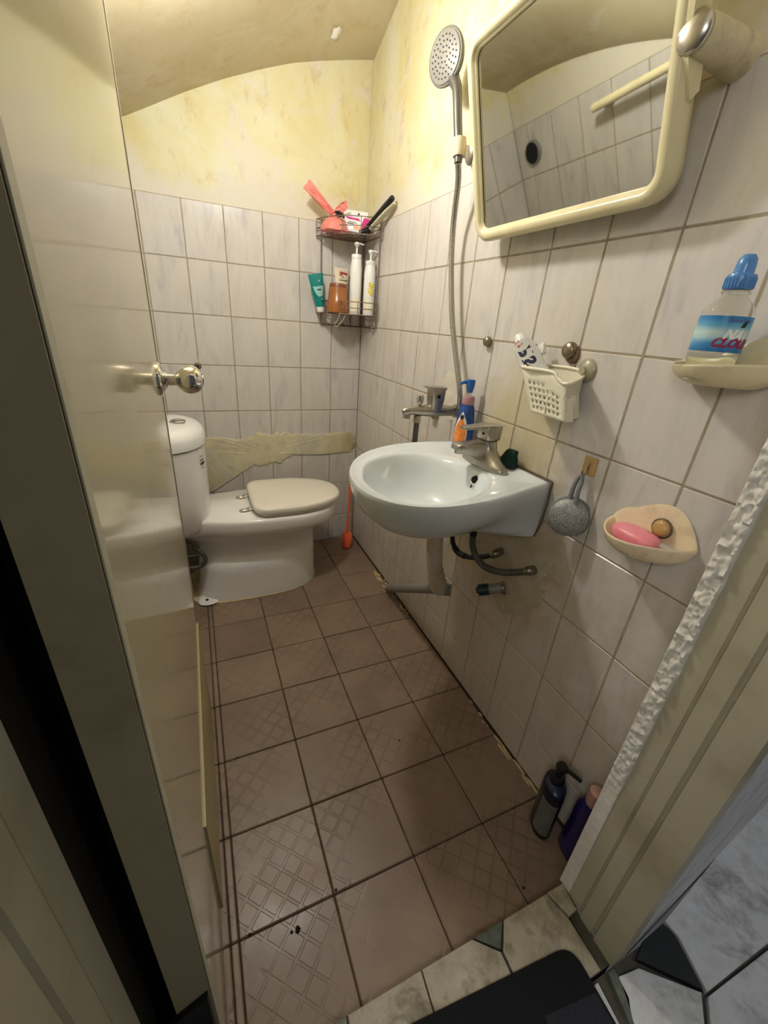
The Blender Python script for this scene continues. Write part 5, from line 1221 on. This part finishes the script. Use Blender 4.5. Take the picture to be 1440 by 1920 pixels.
# soaps
def soap_bar(name, label, c, L, W_, H, rotz, tilt, m, cat='soap', roll=0.0):
    M = Matrix.Translation(c) @ Matrix.Rotation(rotz, 4, 'Z') @ Matrix.Rotation(tilt, 4, 'X') @ Matrix.Rotation(roll, 4, 'Y')
    rings = []
    for k in range(9):
        q = -1 + 2 * k / 8; s_ = math.sqrt(max(0.0, 1 - abs(q) ** 3.2)) * 0.35 + 0.65 * (1 - abs(q) ** 6)
        s_ = max(s_, 0.35)
        rings.append([(L * s_ * math.copysign(abs(math.cos(x)) ** 0.8, math.cos(x)), W_ * s_ * math.copysign(abs(math.sin(x)) ** 0.8, math.sin(x)), H * q) for x in [2 * PI * i / 36 for i in range(36)]])
    o = obj(name, MB().loft(rings, M=M), m, None, 60); return tag(o, label, cat)
soap_bar('pink_soap', 'pink oval bar of soap in the beige dish', (-0.042, -1.634, 0.842), 0.046, 0.027, 0.017, PI / 2 - 0.05, 0.0, M_SOAP)
s_ = soap_bar('soap_sliver', 'thin grey sliver of used soap in front of the pink bar', (-0.034, -1.684, 0.846), 0.024, 0.009, 0.004, PI / 2 + 0.05, 0.0, M_SLIVER)

# water bottle
wb = thing('water_bottle', 'clear water bottle with pale blue cap, standing in the upper soap dish', 'bottle', WB)
BSC, BSZ = 1.05, 0.84; Mw = Matrix.Translation(WB) @ Matrix.Diagonal((BSC, BSC, BSZ, 1))
wprof = [(0.020, 0.0015), (0.028, 0.0), (0.0305, 0.004), (0.0305, 0.104), (0.0300, 0.112), (0.0255, 0.124), (0.017, 0.134), (0.0135, 0.139), (0.0132, 0.145)]
inner_p = [(r_ - 0.0009, z_ + (0.002 if z_ < 0.01 else 0)) for r_, z_ in wprof[1:]]
mbw = MB().lathe(wprof, 40, Mw)
obj('bottle_body', MB().loft([[tuple(Mw @ Vector((r_ * math.cos(2 * PI * k / 40), r_ * math.sin(2 * PI * k / 40), z_))) for k in range(40)] for r_, z_ in wprof + inner_p[::-1]], True, True), M_PET, wb, 60)
obj('water', MB().lathe([(0.0270, 0.003), (0.0292, 0.006), (0.0292, 0.046)], 36, Mw), mat_clear('still_water', (0.93, 0.95, 0.90, 1), 1.2), wb, 40)
lab = MB().loft([[(WB.x + 0.0309 * BSC * math.cos(2 * PI * k / 48), WB.y + 0.0309 * BSC * math.sin(2 * PI * k / 48), WB.z + z_ * BSZ) for k in range(48)] for z_ in (0.050, 0.060, 0.075, 0.090, 0.106)], False, False)
lbo = obj('label', lab, M_WLABEL, wb, 60, 'blue sea-printed label')
obj('neck_ring', MB().lathe([(0.0145, 0.140), (0.0165, 0.141), (0.0165, 0.144), (0.0145, 0.145)], 28, Mw), M_PET, wb, 40)
cp = obj('cap', MB().lathe([(0.0162, 0.147), (0.0170, 0.148), (0.0168, 0.166), (0.0160, 0.169), (0.0115, 0.171), (0.0112, 0.182), (0.0100, 0.192), (0.0065, 0.198), (0.002, 0.199)], 28, Mw), M_CAPBLUE, wb, 50)
rb = MB()
for k in range(28): rb.box((0.0171, 0, 0.157), (0.0012, 0.0016, 0.015), 0, Mw @ Matrix.Rotation(2 * PI * k / 28, 4, 'Z'))
obj('cap_ribs', rb, M_CAPBLUE, cp, None)
wr = lambda z: 0.0311 * BSC
ang0 = math.atan2(CAM.y - WB.y, CAM.x - WB.x)
for txt, size, sh, da, z_, m in (('NAT', 0.0160, 0.4, 0.62, 0.0775, M_WHITEPL), ('CLOUD', 0.0160, 0.4, 0.60, 0.0640, simple('maroon_ink', (150, 28, 72), 0.4)), ('Quon Dao', 0.0070, 0.0, 0.58, 0.0995, simple('violet_ink', (96, 70, 120), 0.4))):
    tm = text_mb(txt, size, sh, 0.00015, 0.0 if size < 0.01 else 0.0009)
    obj('lettering', wrap(tm, WB, wr, ang0 + da, z_ * BSZ), m, wb, None, 'label lettering ' + txt)
lf = MB().add([(-0.004, 0, 0), (0.003, 0.001, 0), (0.005, 0.010, 0), (-0.001, 0.008, 0)], [(0, 1, 2, 3)])
obj('leaf_print', wrap(lf, WB, lambda z: 0.0313 * BSC, ang0 + 0.78, 0.0885 * BSZ), M_GREENCAP, wb, None)

# adhesive hook and scrubber
hk = thing('adhesive_hook', 'amber adhesive plate with a steel hook, right of the basin', 'hook', (0, -1.464, 0.922))
Mhk = Matrix(((0, 0, -1, 0), (-1, 0, 0, -1.464), (0, 1, 0, 0.922), (0, 0, 0, 1))) @ Matrix.Rotation(0.0, 4, 'Z')
obj('plate', MB().box((0, 0, 0.0015), (0.034, 0.040, 0.003), 0.0012, Mhk), M_HOOKB, hk, 30)
obj('hook_wire', MB().tube([Mhk @ Vector(p) for p in ((0, 0.008, 0.003), (0, 0.0, 0.006), (0, -0.012, 0.006), (0, -0.020, 0.010), (0, -0.018, 0.018), (0, -0.010, 0.020))], 0.0018, 8, 5), M_STEEL, hk, 60)
sb = thing('scrubber', 'round silver-grey scrubber hanging from the adhesive hook', 'scrubber', (-0.02, -1.450, 0.80))
scn = Vector((-0.80, -0.62, 0.12)).normalized(); scc = Vector((-0.034, -1.474, 0.806)); Ms = axis_mat(scc, scn)
pr_ = [(0.030, -0.016), (0.040, -0.012), (0.043, -0.004), (0.0425, 0.004), (0.038, 0.010), (0.028, 0.014), (0.014, 0.0155), (0.003, 0.016)]
obj('mesh_pad', MB().lathe(pr_, 40, Ms), M_GREYSCRUB, sb, 60)
obj('felt_rim', MB().lathe([(0.034, -0.020), (0.0455, -0.018), (0.0465, -0.012), (0.0435, -0.008)], 40, Ms), M_GREYFELT, sb, 60)
obj('loop', MB().tube([scc + Vector((0.0, 0.010, 0.038)), (-0.030, -1.461, 0.870), (-0.022, -1.459, 0.890), (-0.018, -1.464, 0.902), (-0.020, -1.470, 0.890), (-0.030, -1.476, 0.868), scc + Vector((0.0, -0.008, 0.038))], [0.0055, 0.005, 0.0045, 0.004, 0.0045, 0.005, 0.0055], 8, 5), M_GREYFELT, sb, 60)

# ------------------------------------------------------------------ on the bathroom floor
# orange long-handled scoop in the back corner
os_ = thing('toilet_scoop', 'orange long-handled plastic scoop standing in the back right corner', 'scoop', (-0.085, -0.13, 0))
f0 = Vector((-0.088, -0.150, 0.006)); t0 = Vector((-0.030, -0.016, 0.385)); 
obj('handle', MB().tube([f0.lerp(t0, 0.22), f0.lerp(t0, 0.36), f0.lerp(t0, 0.38), f0.lerp(t0, 0.75), t0], [0.008, 0.008, 0.0065, 0.0065, 0.006], 10, 3), M_ORANGE, os_, 50)
up_ = (t0 - f0).normalized(); sd = Vector((0.80, -0.6, 0)); sd = (sd - up_ * sd.dot(up_)).normalized(); nn_ = up_.cross(sd)
def blade(u, v):
    s_ = -0.006 + 0.105 * v; wd = 0.033 * (1 - 0.35 * (1 - v) ** 2) * (1 if v < 0.72 else max(0.3, 1 - ((v - 0.72) / 0.28) ** 1.5 * 0.75)); a_ = (u - 0.5) * 2
    p = f0 + up_ * s_ + sd * (a_ * wd) + nn_ * (0.010 * a_ * a_ - 0.012 * (1 - v)); return (p.x, min(p.y, -0.002), max(p.z, 0.001))
obj('blade', MB().grid(10, 12, blade), M_ORANGE, os_, 60, mods=[('SOLIDIFY', dict(thickness=0.003))])

# dark bottles by the right wall near the threshold
def oval_body(B, prof, yaw, ratio, name, m, parent, seg=32, label=None):
    M = Matrix.Translation(B) @ Matrix.Rotation(yaw, 4, 'Z') @ Matrix.Diagonal((1, ratio, 1, 1)); return obj(name, MB().lathe(prof, seg, M), m, parent, 50, label)
NB = Vector((-0.058, -1.672, 0)); nb_ = thing('shampoo_bottle', 'black pump bottle standing on the floor against the right wall', 'bottle', NB)
yw = 0.95
oval_body(NB, [(0.037, 0), (0.040, 0.004), (0.040, 0.150), (0.037, 0.168), (0.030, 0.176)], yw, 0.66, 'bottle_body', M_NAVYBOT, nb_)
oval_body(NB, [(0.0372, 0.169), (0.0335, 0.1755), (0.018, 0.180), (0.0165, 0.181)], yw, 0.68, 'shoulder', M_NAVYTOP, nb_, label='navy blue shoulder')
obj('collar', MB().lathe([(0.0165, 0.178), (0.0165, 0.200), (0.014, 0.203)], 20, Matrix.Translation(NB)), M_BLACK, nb_, 40)
obj('pump_stem', MB().lathe([(0.005, 0.20), (0.005, 0.226)], 10, Matrix.Translation(NB)), M_BLACK, nb_, 40)
pd_ = Vector((0.55, -0.82, 0)).normalized()
hd = MB().lathe([(0.010, 0.222), (0.0135, 0.226), (0.0140, 0.236), (0.011, 0.240)], 18, Matrix.Translation(NB))
hd.tube([NB + Vector((0, 0, 0.232)), NB + pd_ * 0.022 + Vector((0, 0, 0.230)), NB + pd_ * 0.046 + Vector((0, 0, 0.221))], [0.0065, 0.0055, 0.0048], 8)
obj('pump_head', hd, M_BLACK, nb_, 40)
ga = MB()
g = MB().grid(10, 6, lambda u, v: (0.0404 * math.cos(1.9 + 1.5 * u), 0.0404 * math.sin(1.9 + 1.5 * u), 0.02 + 0.12 * v))
Mo = Matrix.Translation(NB) @ Matrix.Rotation(yw, 4, 'Z') @ Matrix.Diagonal((1, 0.66, 1, 1)); ga.add(g.v, g.f, Mo)
obj('grey_label', ga, M_GREYLAB, nb_, 60, 'dull grey-green label')
VB = Vector((-0.031, -1.750, 0)); vb = thing('shampoo_bottle', 'purple bottle with pink cap half hidden by the door jamb', 'bottle', VB)
oval_body(VB, [(0.036, 0), (0.038, 0.004), (0.036, 0.05), (0.033, 0.10), (0.034, 0.145), (0.031, 0.175), (0.022, 0.192), (0.015, 0.200)], 1.45, 0.62, 'bottle_body', M_PURPLE, vb)
obj('cap', MB().lathe([(0.0155, 0.200), (0.0170, 0.203), (0.0180, 0.232), (0.0165, 0.242), (0.008, 0.245)], 22, Matrix.Translation(VB)), M_PINKCAP, vb, 50)
fa = math.atan2(CAM.y - VB.y, CAM.x - VB.x)
pl_ = MB().add([(-0.010 + 0.006 * math.cos(a), 0.125 + 0.016 * math.sin(a), 0) for a in [2 * PI * k / 16 for k in range(16)]], [tuple(range(16))])
Rv = lambda z: float(np.interp(z, [0, 0.05, 0.10, 0.145, 0.175], [0.038, 0.036, 0.033, 0.034, 0.031]))
def oval_wrap(mb_, B, yaw, ratio, rf, ang, d=0.0008):
    o_ = MB(); o_.f = list(mb_.f); M = Matrix.Translation(B) @ Matrix.Rotation(yaw, 4, 'Z')
    for x, y, z in mb_.v:
        r = rf(y); a_ = ang - yaw + x / r; o_.v.append(tuple(M @ Vector(((r + d) * math.cos(a_), (r * ratio + d) * math.sin(a_), y))))
    return o_
obj('white_spot', oval_wrap(pl_, VB, 1.45, 0.62, Rv, fa + 0.5), M_WHITEPL, vb, None)
p2_ = MB().add([(-0.008 + 0.009 * math.cos(a), 0.052 + 0.022 * math.sin(a), 0) for a in [2 * PI * k / 16 for k in range(16)]], [tuple(range(16))])
obj('red_print', oval_wrap(p2_, VB, 1.45, 0.62, Rv, fa + 0.5), simple('dark_red_print', (140, 40, 70), 0.4), vb, None)

# door mat in the hall
mt = thing('door_mat', 'black fibre mat with rounded corners lying on the hall floor', 'mat', (-0.45, -2.1, ZH))
def matpoly(ins):
    c = [(-0.90, -1.822), (-0.183, -1.885), (-0.20, -2.35), (-0.90, -2.35)]
    out = []; r = 0.035
    P = [Vector(p) for p in c]; cen = sum(P, Vector((0, 0))) / 4
    P = [p + (cen - p).normalized() * ins for p in P]
    for i in range(4):
        a, b, d = P[i - 1], P[i], P[(i + 1) % 4]; u1 = (a - b).normalized(); u2 = (d - b).normalized()
        for k in range(7):
            t = k / 6; q0_, q1_ = b + u1 * r, b + u2 * r; out.append(tuple(q0_ * (1 - t) ** 2 + b * 2 * t * (1 - t) + q1_ * t * t))
    return out
def mr(ins, z): return [(x, y, z) for x, y in matpoly(ins)]
obj('mat_body', MB().loft([mr(0, ZH), mr(0, ZH + 0.008), mr(0.006, ZH + 0.011)]), M_MAT, mt, 50)
gp = MB().prism([(-0.305, -1.940), (-0.192, -1.955), (-0.203, -2.30), (-0.45, -2.30)], ZH + 0.0105, ZH + 0.0122)
obj('grey_band', gp, M_MATG, mt, None, 'charcoal grey band on the mat')
